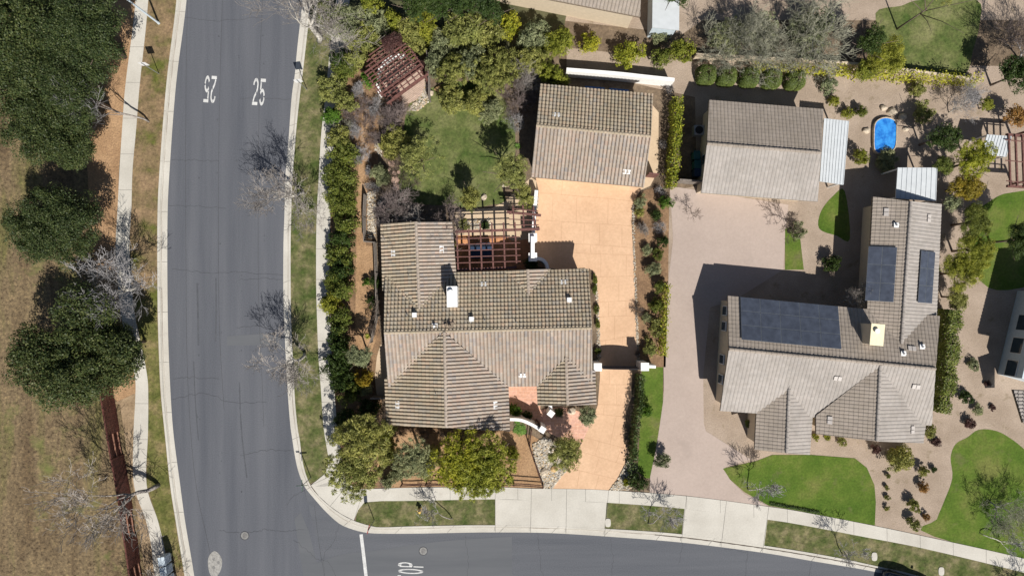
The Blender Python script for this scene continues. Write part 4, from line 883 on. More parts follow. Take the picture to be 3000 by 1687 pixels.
# ------------------------------------------------------------------ garage behind
PLANES.clear()
gh = empty('tiled_garage', 'detached tan tiled double garage at the head of the orange driveway', 'garage', P(1740, 400, 0))
gable(gh, (1571, 368.6), (1906.4, 400), 4.38, 2.95,
      [(1583.5, 247.5, 'e'), (1571, 368.6, 'r'), (1906.4, 400, 'r'), (1912.6, 276.6, 'e')],
      [(1555.6, 519, 'e'), (1571, 368.6, 'r'), (1906.4, 400, 'r'), (1885.7, 548.7, 'e')], ('tile_n', 'tile_s'))
walls(gh, [(1598, 262), (1573, 504), (1870, 531), (1896, 290)], 2.9, hp=3)
gd = MB(); a = P(1600, 526, 0.1); b = P(1725, 538, 0.1)
for u, v in (((1578, 519), (1705, 530)), ((1722, 532), (1845, 543))):
    a = P(*u); b = P(*v); g = MB(); g.bar(a + Vector((0, 0, 1.2)), b + Vector((0, 0, 1.2)), 0.12, 2.3); dd = g.build('garage_door', M['fascia'], gh)
for x, y in ((1629, 337), (1835, 504)): roof_vent(gh, x, y)
# ------------------------------------------------------------------ neighbour's garage and house (right)
PLANES.clear()
ng = empty('neighbour_garage', 'grey-beige tiled garage of the right neighbour beside a pale patio cover', 'garage', P(2230, 440, 0))
NK = dict(amp=0.25)
gable(ng, (2071, 421), (2405, 448), 4.5, 2.95,
      [(2077, 294, 'e'), (2071, 421, 'r'), (2405, 448, 'r'), (2411, 321, 'e')],
      [(2053, 566, 'e'), (2071, 421, 'r'), (2405, 448, 'r'), (2393, 592, 'e')], ('tile_nd', 'tile_nb'), **NK)
walls(ng, [(2089, 310), (2067, 552), (2378, 577), (2395, 336)], 2.9, 'cream', hp=3)
window(ng, 2064, 470, 0.9, 1.0, 1.7, R(178))
PLANES.clear()
nh = empty('neighbour_house', 'large grey-beige tiled house at right with dark solar panels on its roof', 'house', P(2430, 1050, 0))
gable(nh, (2135, 1022), (2741, 1080), 5.05, 3.1,
      [(2128, 866, 'e'), (2135, 1022, 'r'), (2741, 1080, 'r'), (2745, 925, 'e')],
      [(2110, 1203, 'e'), (2135, 1022, 'r'), (2741, 1080, 'r'), (2726, 1245, 'e')], ('tile_nd', 'tile_nb'), **NK)
gable(nh, (2668, 590), (2640, 1008), 4.4, 3.1,
      [(2757, 598, 'e'), (2668, 590, 'r'), (2640, 1012, 'r'), (2744, 925, 'e')],
      [(2551, 578, 'e'), (2668, 590, 'r'), (2640, 1012, 'r'), (2533, 905, 'e')], ('tile_nb', 'tile_nd'), **NK)
gable(nh, (2312, 1124), (2304, 1327), 3.98, 3.1,
      [(2372, 1331, 'e'), (2304, 1327, 'r'), (2312, 1124, 'r'), (2382, 1204, 'e')],
      [(2210, 1316, 'e'), (2304, 1327, 'r'), (2312, 1124, 'r'), (2216, 1196, 'e')], ('tile_nb', 'tile_nd'), **NK)
gable(nh, (2578, 1070), (2568, 1292), 4.95, 3.1,
      [(2704, 1297, 'e'), (2568, 1292, 'r'), (2578, 1070, 'r'), (2722, 1190, 'e')],
      [(2386, 1268, 'e'), (2568, 1292, 'r'), (2578, 1070, 'r'), (2386, 1215, 'e')], ('tile_nb', 'tile_nd'), **NK)
walls(nh, [(2143, 882), (2126, 1188), (2226, 1198), (2223, 1302), (2360, 1314), (2368, 1205), (2399, 1212), (2399, 1252), (2690, 1280), (2708, 1200), (2729, 938)], 3.05, 'cream', hp=3)
walls(nh, [(2580, 597), (2560, 960), (2722, 980), (2740, 615)], 3.04, 'cream', hp=3)
for x, y in ((2124, 910), (2121, 955), (2115, 1052), (2111, 1110)): window(nh, x, y, 0.7, 0.95, 1.6, R(176))
def solar(parent, cx_, cy_, cols, rows, cw, rh, px, py):
    q = on_roof(px, py)
    if not q: return
    p, n, pitch = q; a = math.atan2(n.y, n.x) - math.pi / 2; t = Matrix.Rotation(a, 3, 'Z') @ Matrix.Rotation(-math.atan(pitch), 3, 'X')
    f, g = MB(), MB()
    tt = Matrix.Rotation(-math.atan(pitch), 3, 'X')
    for i in range(cols):
        for k in range(rows):
            c = Vector(((i - (cols - 1) / 2) * cw, (k - (rows - 1) / 2) * rh, 0.17)); w0 = p + t @ c
            g.box(w0, (cw - 0.015, rh - 0.015, 0.035), a, tilt=tt); f.box(w0 + t @ Vector((0, 0, 0.012)), (cw - 0.07, rh - 0.07, 0.032), a, tilt=tt)
    o = g.build('solar_panel', M['alu'], parent); f.build('cells', M['solarframe'], o)
solar(nh, 0, 0, 5, 3, 1.62, 1.22, 2313, 947)
solar(nh, 0, 0, 3, 2, 1.50, 1.05, 2580, 803); solar(nh, 0, 0, 3, 2, 1.42, 0.80, 2709, 812)
ck = MB(); cx, cy = P2(2566, 980, 5.6); ck.box((cx, cy, 4.6), (0.95, 1.6, 2.3), -0.09); ch = ck.build('chimney', M['cream'], nh)
ck = MB(); ck.box((cx, cy, 5.78), (1.08, 1.72, 0.10), -0.09); ck.build('chimney_cap', simple('pale_yellow_stucco', (0.85, 0.76, 0.52), .8, .05), ch)
ck = MB(); ck.tube([(cx - .1, cy + .3, 5.8), (cx - .1, cy + .3, 6.0)], [0.13, 0.13], 10); disc(ck, (cx - .1, cy + .3), 0.21, 6.0, 6.06, 14); ck.build('spark_arrestor', M['whitemetal'], ch)
for x, y in ((2453, 1108), (2682, 1132), (2595, 622), (2720, 640), (2430, 1230), (2672, 1258), (2670, 1020)): roof_vent(nh, x, y, 'ventgrey')
for x, y in ((2624, 660), (2700, 1015), (2645, 1035)): roof_pipe(nh, x, y, .08, .4, 'whitemetal')
def flat_cover(name, c, z, th, label, mat='patiocover', posts=True):
    e = empty(name, label, 'patio cover', P(sum(p[0] for p in c) / 4, sum(p[1] for p in c) / 4, 0)); e.location.z = 0
    q = [Vector(P2(a, b, z)) for a, b in c]; off = Vector((e.location.x, e.location.y)); q = [p - off for p in q]; m = MB()
    m.prism(q, z, z + th); 
    n = 8
    for i in range(n + 1): m.bar((*q[0].lerp(q[1], i / n), z + th + 0.02), (*q[3].lerp(q[2], i / n), z + th + 0.02), 0.05, 0.04)
    m.build('roof_panel', M[mat], e); c0 = (q[0] + q[2]) / 2
    for p in q:
        p = p.lerp(c0, 0.07); k = MB(); k.box((p.x, p.y, z / 2), (0.12, 0.12, z)); k.build('post', M['whitemetal'], e)
    return e
flat_cover('patio_cover', [(2413, 348), (2484, 356), (2468, 542), (2400, 532)], 2.7, 0.12, 'pale blue-grey patio cover against the right side of the neighbour garage')
flat_cover('patio_cover', [(2628, 492), (2742, 492), (2738, 590), (2622, 582)], 2.7, 0.12, 'pale blue-grey patio cover above the far end of the solar-panelled house')
flat_cover('patio_cover', [(2890, 395), (2960, 400), (2945, 460), (2872, 452)], 2.3, 0.1, 'small pale patio cover near the right edge, beside the slatted pergola')
# right edge house
PLANES.clear()
rh = empty('corner_house', 'tan-roofed house cut off by the right edge with a pale blue-white side wall', 'house', P(3080, 950, 0))
roof_plane(rh, P(3160, 860, 4.9), P(3090, 1140, 4.9), -1, 4.9, 3.1, [(2983, 1098, 'e'), (3048, 842, 'e'), (3160, 860, 'r'), (3095, 1140, 'r')], 'tile_nd', amp=.6)
roof_plane(rh, P(3160, 860, 4.9), P(3090, 1140, 4.9), 1, 4.9, 3.1, [(3260, 870, 'e'), (3160, 860, 'r'), (3095, 1140, 'r'), (3200, 1160, 'e')], 'tile_nb', amp=.6)
walls(rh, [(2994, 1108), (3056, 852), (3200, 870), (3140, 1150)], 3.0, 'bluegrey', hp=3)
for x, y in ((2964, 1078), (2981, 1012), (2998, 945)): window(rh, x, y, 1.3, 1.2, 1.6, R(166))
roof_plane(rh, P(3040, 1150, 3.6), P(3040, 1260, 3.6), -1, 3.6, 2.8, [(2962, 1140, 'e'), (3040, 1145, 'r'), (3040, 1250, 'r'), (2985, 1235, 'e')], 'tile_nb', amp=.6)
# top houses
PLANES.clear()
th_ = empty('hillside_house', 'brownish-grey tiled house cut off by the top edge, above the row of shrubs', 'house', P(1650, -60, 0))
roof_plane(th_, P(1440, -190, 5.2), P(1880, -100, 5.2), -1, 5.2, 3.1, [(1400, -30, 'e'), (1870, 62, 'e'), (1880, -100, 'r'), (1440, -190, 'r')], 'tile_nd', amp=.5)
roof_plane(th_, P(1440, -190, 5.2), P(1880, -100, 5.2), 1, 5.2, 3.1, [(1470, -330, 'e'), (1440, -190, 'r'), (1880, -100, 'r'), (1920, -250, 'e')], 'tile_nb', amp=.5)
walls(th_, [(1450, -280), (1414, -44), (1856, 45), (1890, -220)], 3.0, 'cream', hp=3)
PLANES.clear()
sh = empty('shed', 'narrow pale metal-roofed shed at the top edge, right of the brown-grey house', 'shed', P(1950, 20, 0))
m = MB(); q = [Vector(P2(a, b, 2.6)) for a, b in ((1911, -60), (1991, -60), (1988, 92), (1908, 86))]; m.prism(q, [2.9, 2.7, 2.5, 2.7][:4], [3.0, 2.8, 2.6, 2.8]); m.build('roof', M['patiocover'], sh); 
walls(sh, [(1915, -50), (1986, -50), (1983, 84), (1912, 80)], 2.5, 'bluegrey', hp=2.5)
for o in sh.children: o.matrix_parent_inverse = sh.matrix_world.inverted()
bpy.context.view_layer.update()
for e in (hs, gh, ng, nh, rh, th_, sh):
    for o in e.children: o.matrix_parent_inverse = e.matrix_world.inverted()

# ------------------------------------------------------------------ walls and gates
def wall_line(name, pxs, th, h, mat, label, cat='wall', n=6, cap=True, smooth_=True):
    pts = [Vector(p) for p in (smoothline(pw(pxs), n) if smooth_ and len(pxs) > 2 else pw(pxs))]; m = MB(); k = len(pts)
    L = inset(pts, th / 2); Rr = inset(pts, -th / 2)
    m.add([(*p, 0.05) for p in L] + [(*p, h) for p in L] + [(*p, h) for p in Rr] + [(*p, 0.05) for p in Rr],
          [(i + a * k, i + 1 + a * k, i + 1 + ((a + 1) % 4) * k, i + ((a + 1) % 4) * k) for i in range(k - 1) for a in range(4)] + [(0, k, 2 * k, 3 * k), (k - 1, 4 * k - 1, 3 * k - 1, 2 * k - 1)])
    return tag(m.build(name, M[mat]), label, cat)
def pier(px, py, s, h, rz, label, cap=0.08, mat='white'):
    e = empty('pier', label, 'pier', P(px, py, 0), rz); e.location.z = 0
    m = MB(); m.box((0, 0, h / 2), (s, s, h)); m.build('shaft', M[mat], e); m = MB(); m.box((0, 0, h + cap / 2), (s + .06, s + .06, cap)); m.build('cap', M[mat], e); return e
def pxh(px, py, h): k = 1 - h / H; return (1500 + (px - 1500) * k, 843.5 + (py - 843.5) * k)   # ground grid point under something h up
bw = [pxh(1660, 203, 1.7), pxh(1800, 214, 1.7), pxh(1893, 224, 1.7), pxh(1977, 233, 1.7)]
wall_line('garden_wall', bw, 0.30, 1.7, 'white', 'long straight white stucco wall behind the tiled garage')
wall_line('courtyard_wall', [pxh(1572, 557, 1.5), pxh(1567, 610, 1.5), pxh(1563, 684, 1.5)], 0.3, 1.5, 'white', 'low white stucco wall running up from the arched piers to the garage')
wall_line('courtyard_wall', [pxh(1561, 692, 2.5), pxh(1561, 756, 2.5)], 0.32, 2.5, 'white', 'tall white wall piece between the two square courtyard piers')
pier(*pxh(1561, 696, 2.1), 0.66, 2.1, 0.02, 'upper square white pier of the courtyard wall beside the redwood pergola')
pier(*pxh(1561, 753, 2.1), 0.66, 2.1, 0.02, 'lower square white pier of the courtyard wall, where the curved wall starts')
wall_line('curved_wall', [pxh(1573, 757, 1.5), pxh(1588, 760, 1.5), pxh(1600, 771, 1.5), pxh(1606, 790, 1.5)], 0.28, 1.5, 'white', 'white quarter-circle wall bending from the courtyard pier to the house')
wall_line('entry_wall', [pxh(1494, 1229, 1.9), pxh(1525, 1231, 1.9), pxh(1556, 1243, 1.9), pxh(1584, 1260, 1.9)], 0.26, 1.9, 'white', 'white curved wall sweeping out from the big front gable to the entry gate')
pier(*pxh(1589, 1258, 2.1), 0.46, 2.1, R(-32), 'white square pier at the tip of the curved entry wall')
pier(*pxh(1614, 1211, 2.1), 0.46, 2.1, R(-38), 'white diamond-set pier below the small front gable')
wall_line('entry_wall', [pxh(1614, 1204, 1.9), pxh(1612, 1184, 1.9)], 0.28, 1.9, 'white', 'short white wall stub joining the diamond-set pier to the small gable', smooth_=False)
pier(*pxh(1751, 1075, 2.4), 0.62, 2.4, 0.0, 'left white gate pier next to the house wall')
pier(*pxh(1889, 1074, 2.5), 0.62, 2.5, 0.0, 'right white gate pier by the tall hedge')
wall_line('gate_wall', [pxh(1900, 1074, 2.1), pxh(1922, 1075, 2.1)], 0.24, 2.1, 'white', 'short white wall stub right of the right gate pier', smooth_=False)
def gate(x0, x1, y0, y1, h, label, mat='dark', arch=0.25):
    e = empty('driveway_gate' if x1 - x0 > 60 else 'garden_gate', label, 'gate', P((x0 + x1) / 2, (y0 + y1) / 2, 0)); e.location.z = 0
    a = Vector(P2(x0, y0)) - e.location.xy; b = Vector(P2(x1, y1)) - e.location.xy; L = (b - a).length
    for s in (0, 1):
        p, q = (a, (a + b) / 2) if s == 0 else ((a + b) / 2, b); m = MB(); n = int((q - p).length / 0.13)
        for i in range(n):
            t = (i + .5) / n; g = (t + s) / 2; top = h + arch * (1 - (2 * g - 1) ** 2); c = p.lerp(q, t); m.vboard(c, 0.15, top, 0.127, 0.045, math.atan2((b - a).y, (b - a).x))
        lf = m.build('gate_leaf', M[mat], e); m = MB()
        for z in (0.3, h * 0.55, h - 0.15): m.bar((*p, z), (*q, z), 0.08, 0.09)
        m.build('gate_frame', M['metal' if mat == 'dark' else mat], lf)
gate(*[pxh(1762, 1077, 1)[0], pxh(1879, 1077, 1)[0]], pxh(1762, 1076, 1)[1], pxh(1879, 1077, 1)[1], 2.15, 'dark arched double driveway gate hung between two white piers')
gate(1570, 1588, 1226, 1247, 1.7, 'narrow brown wooden entry gate standing open beside the curved wall', 'rustic', 0.05)
# ------------------------------------------------------------------ fences
FT = [(318, 1130), (314, 1189), (327, 1262), (340, 1334), (357, 1430), (371, 1500), (384, 1572), (398, 1648), (412, 1722), (430, 1800)]
# top line seen at the left, foot line at the right: a fence about 1.9 m tall
foot = [(325, 1120), (337, 1187), (349, 1261), (361, 1331), (378, 1425), (388, 1492), (399, 1565), (410, 1643), (424, 1715), (440, 1795)]
fe_ = empty('plank_fence', 'dark red plank fence with alternating facing panels at the lower left', 'fence', P(380, 1450, 0)); fe_.location.z = 0
fo = fe_.location.xy.copy()
for i in range(len(foot) - 1):
    a = Vector(P2(*foot[i])) - fo; b = Vector(P2(*foot[i + 1])) - fo; d = (b - a).normalized(); n = Vector((d.y, -d.x)) * (1 if Vector((d.y, -d.x)).x > 0 else -1)
    m = MB(); facing = i in (2, 5, 7); k = int((b - a).length / 0.15); off = n * (-0.09 if facing else 0.05)
    for j in range(k):
        c = a.lerp(b, (j + .5) / k); hh = 1.9 + 0.02 * math.sin(j * 7.7 + i); m.vboard(c + off, 0.08, hh, 0.147, 0.026 + 0.010 * (j % 2), math.atan2(d.y, d.x))
    m.build('panel', M['redfence'], fe_)
    m = MB()
    for z in (0.35, 1.05, 1.78): m.bar((*(a - n * 0.02), z), (*(b - n * 0.02), z), 0.10, 0.055)
    m.build('rail', M['rail'], fe_); m = MB(); m.box((a.x, a.y, 1.0), (0.1, 0.1, 2.0), math.atan2(d.y, d.x)); m.build('post', M['redfence'], fe_)
    m = MB(); m.bar((*(a), 1.93), (*(b), 1.93), 0.12, 0.035); m.build('cap_board', M['redfence'], fe_)
def rail_fence(pxs, h, rails, label, mat='rustic', post=0.11, rr=0.045, name='rail_fence', boards=False):
    c = P(*pxs[0]); e = empty(name, label, 'fence', (c.x, c.y, 0)); o = c.xy; pts = [Vector(P2(*q)) - o for q in pxs]; rg = random.Random(len(pxs) + int(pxs[0][0]))
    for a, b in zip(pts, pts[1:]):
        n = max(1, round((b - a).length / 2.3))
        for i in range(n + 1):
            if i == n and b is not pts[-1]: continue
            q = a.lerp(b, i / n); m = MB(); m.tube([(q.x, q.y, 0), (q.x + rg.uniform(-.02, .02), q.y, h + 0.1)], [post * .6, post * .5], 6) if not boards else m.box((q.x, q.y, h / 2), (post, post, h), 0)
            m.build('post', M[mat], e)
        for i in range(n):
            p, q = a.lerp(b, i / n), a.lerp(b, (i + 1) / n)
            m = MB()
            for z in rails:
                if boards: m.bar((*p, z), (*q, z), 0.05, 0.15)
                else: m.tube([(*p, z), (*(p.lerp(q, .5) + Vector((rg.uniform(-.04, .04), rg.uniform(-.04, .04)))), z + rg.uniform(-.03, .03)), (*q, z)], [rr, rr * 1.1, rr * .9], 6)
            m.build('rails', M[mat], e)
rail_fence([(1179, 1415), (1250, 1413), (1330, 1414), (1505, 1413), (1590, 1419)], 1.05, (0.4, 0.9), 'rustic dark split-rail fence along the front pavement below the yellow-green trees')
rail_fence([(1556, 1256), (1551, 1300), (1565, 1345), (1589, 1412)], 1.05, (0.4, 0.9), 'rustic dark split-rail fence dividing the bark bed from the river stones')
rail_fence([(1075, 575), (1072, 640), (1074, 709), (1103, 712), (1107, 800), (1110, 925), (1092, 1000)], 1.3, (0.3, 0.55, 0.8, 1.05, 1.28), 'weathered grey board fence between the bark path and the side of the house', 'greywood', 0.1, name='board_fence', boards=True)
rail_fence([(1255, 165), (1260, 225), (1262, 300)], 1.5, (0.3, 0.6, 0.9, 1.2, 1.45), 'weathered board screen to the right of the round deck pergola', 'greywood', 0.09, name='board_screen', boards=True)
wall_line('side_fence', [(1890, 517), (1918, 520)], 0.12, 1.8, 'beam', 'short reddish-brown fence panel joining the garage to the yellow hedge', 'fence', smooth_=False)
wall_line('side_fence', [(1096, 1158), (1130, 1158), (1156, 1156)], 0.12, 1.8, 'greywood', 'grey board panel closing the passage left of the front gable', 'fence', smooth_=False)
wall_line('side_fence', [(1978, 535), (2045, 540)], 0.12, 1.8, 'greywood', 'dark fence panel screening the bins beside the neighbour garage', 'fence', smooth_=False)
wall_line('boundary_wall', [(2030, 172), (2180, 180), (2500, 200), (2850, 246)], 0.2, 1.2, 'cream', 'long low tan wall behind the clipped round hedges')

# ------------------------------------------------------------------ pergolas
def pergola(name, label, h, longs, crosses, beams, posts, extra=None):
    c = P(*posts[0]); e = empty(name, label, 'pergola', (c.x, c.y, 0)); o = c.xy
    def W(p, z): return Vector((*(Vector(P2(p[0], p[1], z)) - o), z))
    for a, b in beams: m = MB(); m.bar(W(a, h - .13), W(b, h - .13), 0.20, 0.24); m.build('beam', M['beam'], e)
    for a, b in longs: m = MB(); m.bar(W(a, h + .07), W(b, h + .07), 0.125, 0.15); m.build('rafter', M['beam'], e)
    for a, b in crosses: m = MB(); m.bar(W(a, h + .17), W(b, h + .17), 0.075, 0.05); m.build('purlin', M['beam'], e)
    for a in posts:
        m = MB(); q = W(a, 0); m.box((q.x, q.y, (h - .25) / 2), (0.16, 0.16, h - .25)); m.build('post', M['beam'], e)
    return e
pergola('patio_pergola', 'redwood slatted pergola over the shaded patio between the house wings', 2.8,
        [((1338, 672), (1342.5, 794)), ((1373, 672), (1377, 793)), ((1406.5, 654), (1412, 792)), ((1440.5, 652), (1445.5, 791)), ((1475, 652), (1479.5, 785)), ((1508.5, 651), (1513.5, 771))],
        [((1334, 700), (1523, 694)), ((1333, 716.5), (1524, 711.5)), ((1334, 734.5), (1524.5, 729.5)), ((1334, 753), (1525, 748)), ((1335, 770.5), (1526, 765.5))],
        [((1332, 679), (1581, 671)), ((1336, 791), (1514, 783))], [pxh(1345, 677, 1), pxh(1575, 671, 1), pxh(1345, 790, 1), pxh(1510, 782, 1)])
pergola('gate_pergola', 'small redwood pergola straddling the courtyard wall above the patio pergola', 2.5,
        [((1503, 603), (1506, 668)), ((1532, 602), (1535, 666)), ((1563, 606), (1566, 668))],
        [((1500, 611), (1577, 619)), ((1491, 642), (1578, 646)), ((1492, 659), (1578, 659)), ((1505, 624), (1566, 627))],
        [((1485, 621), (1585, 631))], [pxh(1495, 622, 1), pxh(1572, 629, 1)])
ang = R(36); ux = Vector((math.cos(ang), math.sin(ang))); uy = Vector((-ux.y, ux.x)); c0 = Vector(P2(1157, 207, 2.6))
pe = empty('deck_pergola', 'round-cornered reddish lattice pergola tilted over the circular deck', 'pergola', (c0.x, c0.y, 0))
Rr = 2.4
v = -1.75
while v < 2.3:
    if v > -1.25 or abs((v * 10) % 9) < 5 or v < -1.9:
        s = math.sqrt(max(0.2, Rr * Rr - (v * 0.95) ** 2)); u0, u1 = -s * (1.0 if v > -1 else 0.92), s * 0.92
        m = MB(); a = ux * u0 + uy * v; b = ux * u1 + uy * v; m.bar((*a, 2.62), (*b, 2.62), 0.06, 0.13); m.build('rafter', M['beam'], pe)
    v += 0.31
u = -2.1
while u < 2.2:
    s = math.sqrt(max(0.2, Rr * Rr - u * u)); m = MB(); a = ux * u - uy * min(s, 1.95) * 1.0; b = ux * u + uy * s * 0.9
    m.bar((*a, 2.50), (*b, 2.50), 0.12, 0.12); m.build('cross_rafter', M['beam'], pe); u += 0.60
for v in (-1.8, -0.9, 1.4):
    a = ux * -2.2 + uy * v; b = ux * 2.1 + uy * v; m = MB(); m.bar((*a, 2.34), (*b, 2.34), 0.15, 0.2); m.build('beam', M['beam'], pe)
for u, v in ((-1.9, -0.9), (1.9, -0.9), (-1.8, 1.4), (1.8, 1.4), (-1.9, -1.8), (1.8, -1.8)):
    a = ux * u + uy * v; m = MB(); m.box((a.x, a.y, 1.15), (0.17, 0.17, 2.3), ang); m.build('post', M['beam'], pe)
m = MB(); dc = P2(1183, 243); m.prism([(dc[0] + 1.86 * math.cos(t * .2094), dc[1] + 1.86 * math.sin(t * .2094)) for t in range(30)], 0.08, 0.34)
tag(m.build('round_deck', M['deck']), 'circular pinkish plank deck partly covered by the lattice pergola', 'deck')
q = [(dc[0] + 2.25 * math.cos(R(t)), dc[1] + 2.25 * math.sin(R(t))) for t in range(70, 215, 9)]
m = MB(); k = len(q); L_ = [Vector(p) for p in q]; A_, B_ = inset(L_, .13), inset(L_, -.13)
m.add([(*p, 0.05) for p in A_] + [(*p, .7) for p in A_] + [(*p, .7) for p in B_] + [(*p, .05) for p in B_], [(i + a * k, i + 1 + a * k, i + 1 + ((a + 1) % 4) * k, i + ((a + 1) % 4) * k) for i in range(k - 1) for a in range(4)] + [(0, k, 2 * k, 3 * k), (k - 1, 4 * k - 1, 3 * k - 1, 2 * k - 1)])
tag(m.build('seat_wall', M['white']), 'white curved seat wall glimpsed under the lattice pergola', 'wall')
pergola('garden_pergola', 'grey slatted pergola at the right edge with long shadows on a pale terrace', 2.4,
        [((2955, 395), (2960, 545)), ((2975, 395), (2980, 545)), ((2995, 398), (3000, 548)), ((3015, 398), (3020, 548))], [((2945, 410), (3030, 418)), ((2945, 470), (3030, 478)), ((2948, 530), (3030, 538))], [((2948, 395), (3030, 400)), ((2950, 545), (3030, 550))], [(2960, 400), (2962, 540), (3015, 400), (3015, 540)])

# ------------------------------------------------------------------ yard furniture
def at(px, py, z=0): p = P(px, py, z); return (p.x, p.y, z)
e = empty('patio_table', 'large navy-covered dining table under the redwood pergola', 'table', at(1411, 741, 0)); e.location.z = 0.14
m = MB(); m.box((0, 0, 0.72), (1.85, 1.0, 0.05), 0.02); m.build('tabletop', M['navy'], e)
for a in (-.8, .8):
    for b in (-.4, .4): m = MB(); m.box((a, b, 0.35), (.07, .07, .7)); m.build('leg', M['dark'], e)
for i, (x, y) in enumerate(((1383, 725), (1399, 724), (1415, 723), (1431, 722))):
    e = empty('patio_chair', ('leftmost', 'second from left', 'third from left', 'rightmost')[i] + ' of four patio chairs with pale cushions behind the navy table', 'chair', at(x, y, 0), group='chairs beside the navy patio table'); e.location.z = 0.14
    m = MB(); m.box((0, 0, 0.42), (0.44, 0.42, 0.09)); m.build('cushion', M['cushion'], e); m = MB(); m.box((0, 0.24, 0.62), (0.46, 0.06, 0.5)); m.build('backrest', M['navy'], e)
    for a in (-.18, .18):
        for b in (-.18, .18): m = MB(); m.box((a, b, 0.19), (.04, .04, .38)); m.build('leg', M['dark'], e)
def boulder(px, py, s, lab, mat='stone', sy=0.8, rz=0.3, h=0.7):
    bm = bmesh.new(); bmesh.ops.create_icosphere(bm, subdivisions=3, radius=1); rg = random.Random(int(px)); of = [Vector((rg.gauss(0, 1), rg.gauss(0, 1), rg.gauss(0, 1))).normalized() for _ in range(9)]
    for v in bm.verts:
        k = min(0.0, *[0.72 - v.co.dot(d) for d in of]); v.co += v.co * k * 0.9; v.co *= 1 + 0.05 * math.sin(v.co.x * 7 + v.co.y * 5)
    me = bpy.data.meshes.new('boulder'); bm.to_mesh(me); bm.free(); me.materials.append(M[mat])
    o = link('boulder', me, None, None, at(px, py, 0), rz, (s * .03, s * .03 * sy, s * .03 * h)); o.location.z = 0.1 + s * .03 * h * .3
    return tag(o, lab, 'boulder')
boulder(1594, 1378, 14, 'pale angular boulder in the river stones left of the driveway', rz=1.3)
boulder(1622, 1371, 13, 'golden-brown boulder half in shade beside the pale one in the river stones', 'stonegold', rz=.2)
boulder(1675, 1203, 14, 'rounded tan boulder below the small front gable', rz=.3)
boulder(1418, 578, 11, 'pale boulder at the lower edge of the back lawn', rz=1.4)
boulder(1263, 275, 11, 'round flat pale boulder at the edge of the deck garden', rz=1.2, sy=.9)
boulder(1285, 262, 13, 'brown boulder in shadow right of the deck garden', 'stonegold', rz=.5)
boulder(1218, 305, 7, 'small white boulder on the rim of the round deck')
boulder(1478, 545, 9, 'white boulder beneath the olive tree by the garage wall')
for i, (x, y, s) in enumerate(((2610, 330, 16), (2640, 345, 14), (2585, 318, 12), (2650, 380, 10), (2535, 385, 12))): boulder(x, y, s, ['largest tan rock above the blue spa', 'tan rock to the upper right of the blue spa', 'smaller tan rock left of the largest one by the spa', 'low tan rock right of the blue spa', 'tan rock left of the blue spa'][i], 'stone')
e = empty('spa', 'bright blue oval spa pool ringed by tan rocks', 'pool', at(2586, 400, 0)); e.location.z = 0.1
ov = closedsmooth([(-.85, -1.35), (.0, -1.5), (.8, -1.1), (.95, .2), (.85, 1.2), (0, 1.5), (-.8, 1.1), (-.95, 0)], 4)
m = MB(); m.prism(ov, 0, 0.30); m.build('water', M['pool'], e); m = MB()
ro = [p * 1.06 for p in ov]; k = len(ov); m.add([(*p, .36) for p in ov] + [(*p, .36) for p in ro] + [(*p, 0) for p in ro] + [(*p, 0.28) for p in ov], [((i + 1) % k, i, k + i, k + (i + 1) % k) for i in range(k)] + [(k + (i + 1) % k, k + i, 2 * k + i, 2 * k + (i + 1) % k) for i in range(k)] + [(i, (i + 1) % k, 3 * k + (i + 1) % k, 3 * k + i) for i in range(k)])
m.build('rim', M['stone'], e)
for x, y, l in ((1738, 284, 'left one of two blue-covered storage boxes in the shade behind the tiled garage'), (1808, 290, 'right one of two blue-covered storage boxes in the shade behind the tiled garage')):
    e = empty('storage_box', l, 'storage box', at(x, y - 8, 0), R(-5)); e.location.z = .1; m = MB(); m.box((0, 0, .35), (1.6, .7, .7)); m.build('body', M['bluetarp'], e); m = MB(); m.box((0, 0, .73), (1.68, .78, .06)); m.build('lid', M['bluetarp'], e)
# side-yard bins and air conditioner
for i, (x, y, mt, l) in enumerate(((2032, 462, 'teal', 'teal wheelie bin in the shade beside the neighbour garage, upper of two'), (2034, 488, 'teal', 'teal wheelie bin in the shade beside the neighbour garage, lower of two'), (2034, 512, 'navy', 'navy wheelie bin next to the teal ones beside the neighbour garage'))):
    e = empty('wheelie_bin', l, 'bin', at(x, y, 0)); e.location.z = 0.1; m = MB(); m.prism([(-.26, -.3), (.26, -.3), (.26, .3), (-.26, .3)], 0.05, 0.98); m.build('body', M[mt], e)
    m = MB(); m.box((0, 0, 1.02), (.58, .68, .07)); m.box((0, .36, .98), (.5, .06, .05)); m.build('lid', M[mt], e)
    for a in (-.27, .27): m = MB(); m.tube([(a - .03, .26, .12), (a + .03, .26, .12)], [.12, .12], 12); m.build('wheel', M['rubber'], e)
e = empty('air_conditioner', 'round-fan air conditioner unit in the shady side yard', 'air conditioner', at(2040, 388, 0)); e.location.z = .1
m = MB(); m.box((0, 0, .4), (.85, .85, .8)); m.build('casing', M['metal'], e); m = MB(); disc(m, (0, 0), .34, .80, .84); m.build('fan_grille', M['dark'], e)
# hydrant
e = empty('fire_hydrant', 'yellow fire hydrant in the front parkway lawn', 'hydrant', at(1232, 1490, 0)); e.location.z = .11
m = MB(); m.tube([(0, 0, 0), (0, 0, .08), (0, 0, .09), (0, 0, .55), (0, 0, .62), (0, 0, .72), (0, 0, .78)], [.17, .17, .11, .11, .15, .10, .03], 14); m.build('barrel', M['yellow'], e)
m = MB(); m.tube([(-.22, 0, .45), (.22, 0, .45)], [.07, .07], 10); m.tube([(0, 0, .42), (0, -.24, .42)], [.085, .085], 10); m.build('outlets', M['yellow'], e)
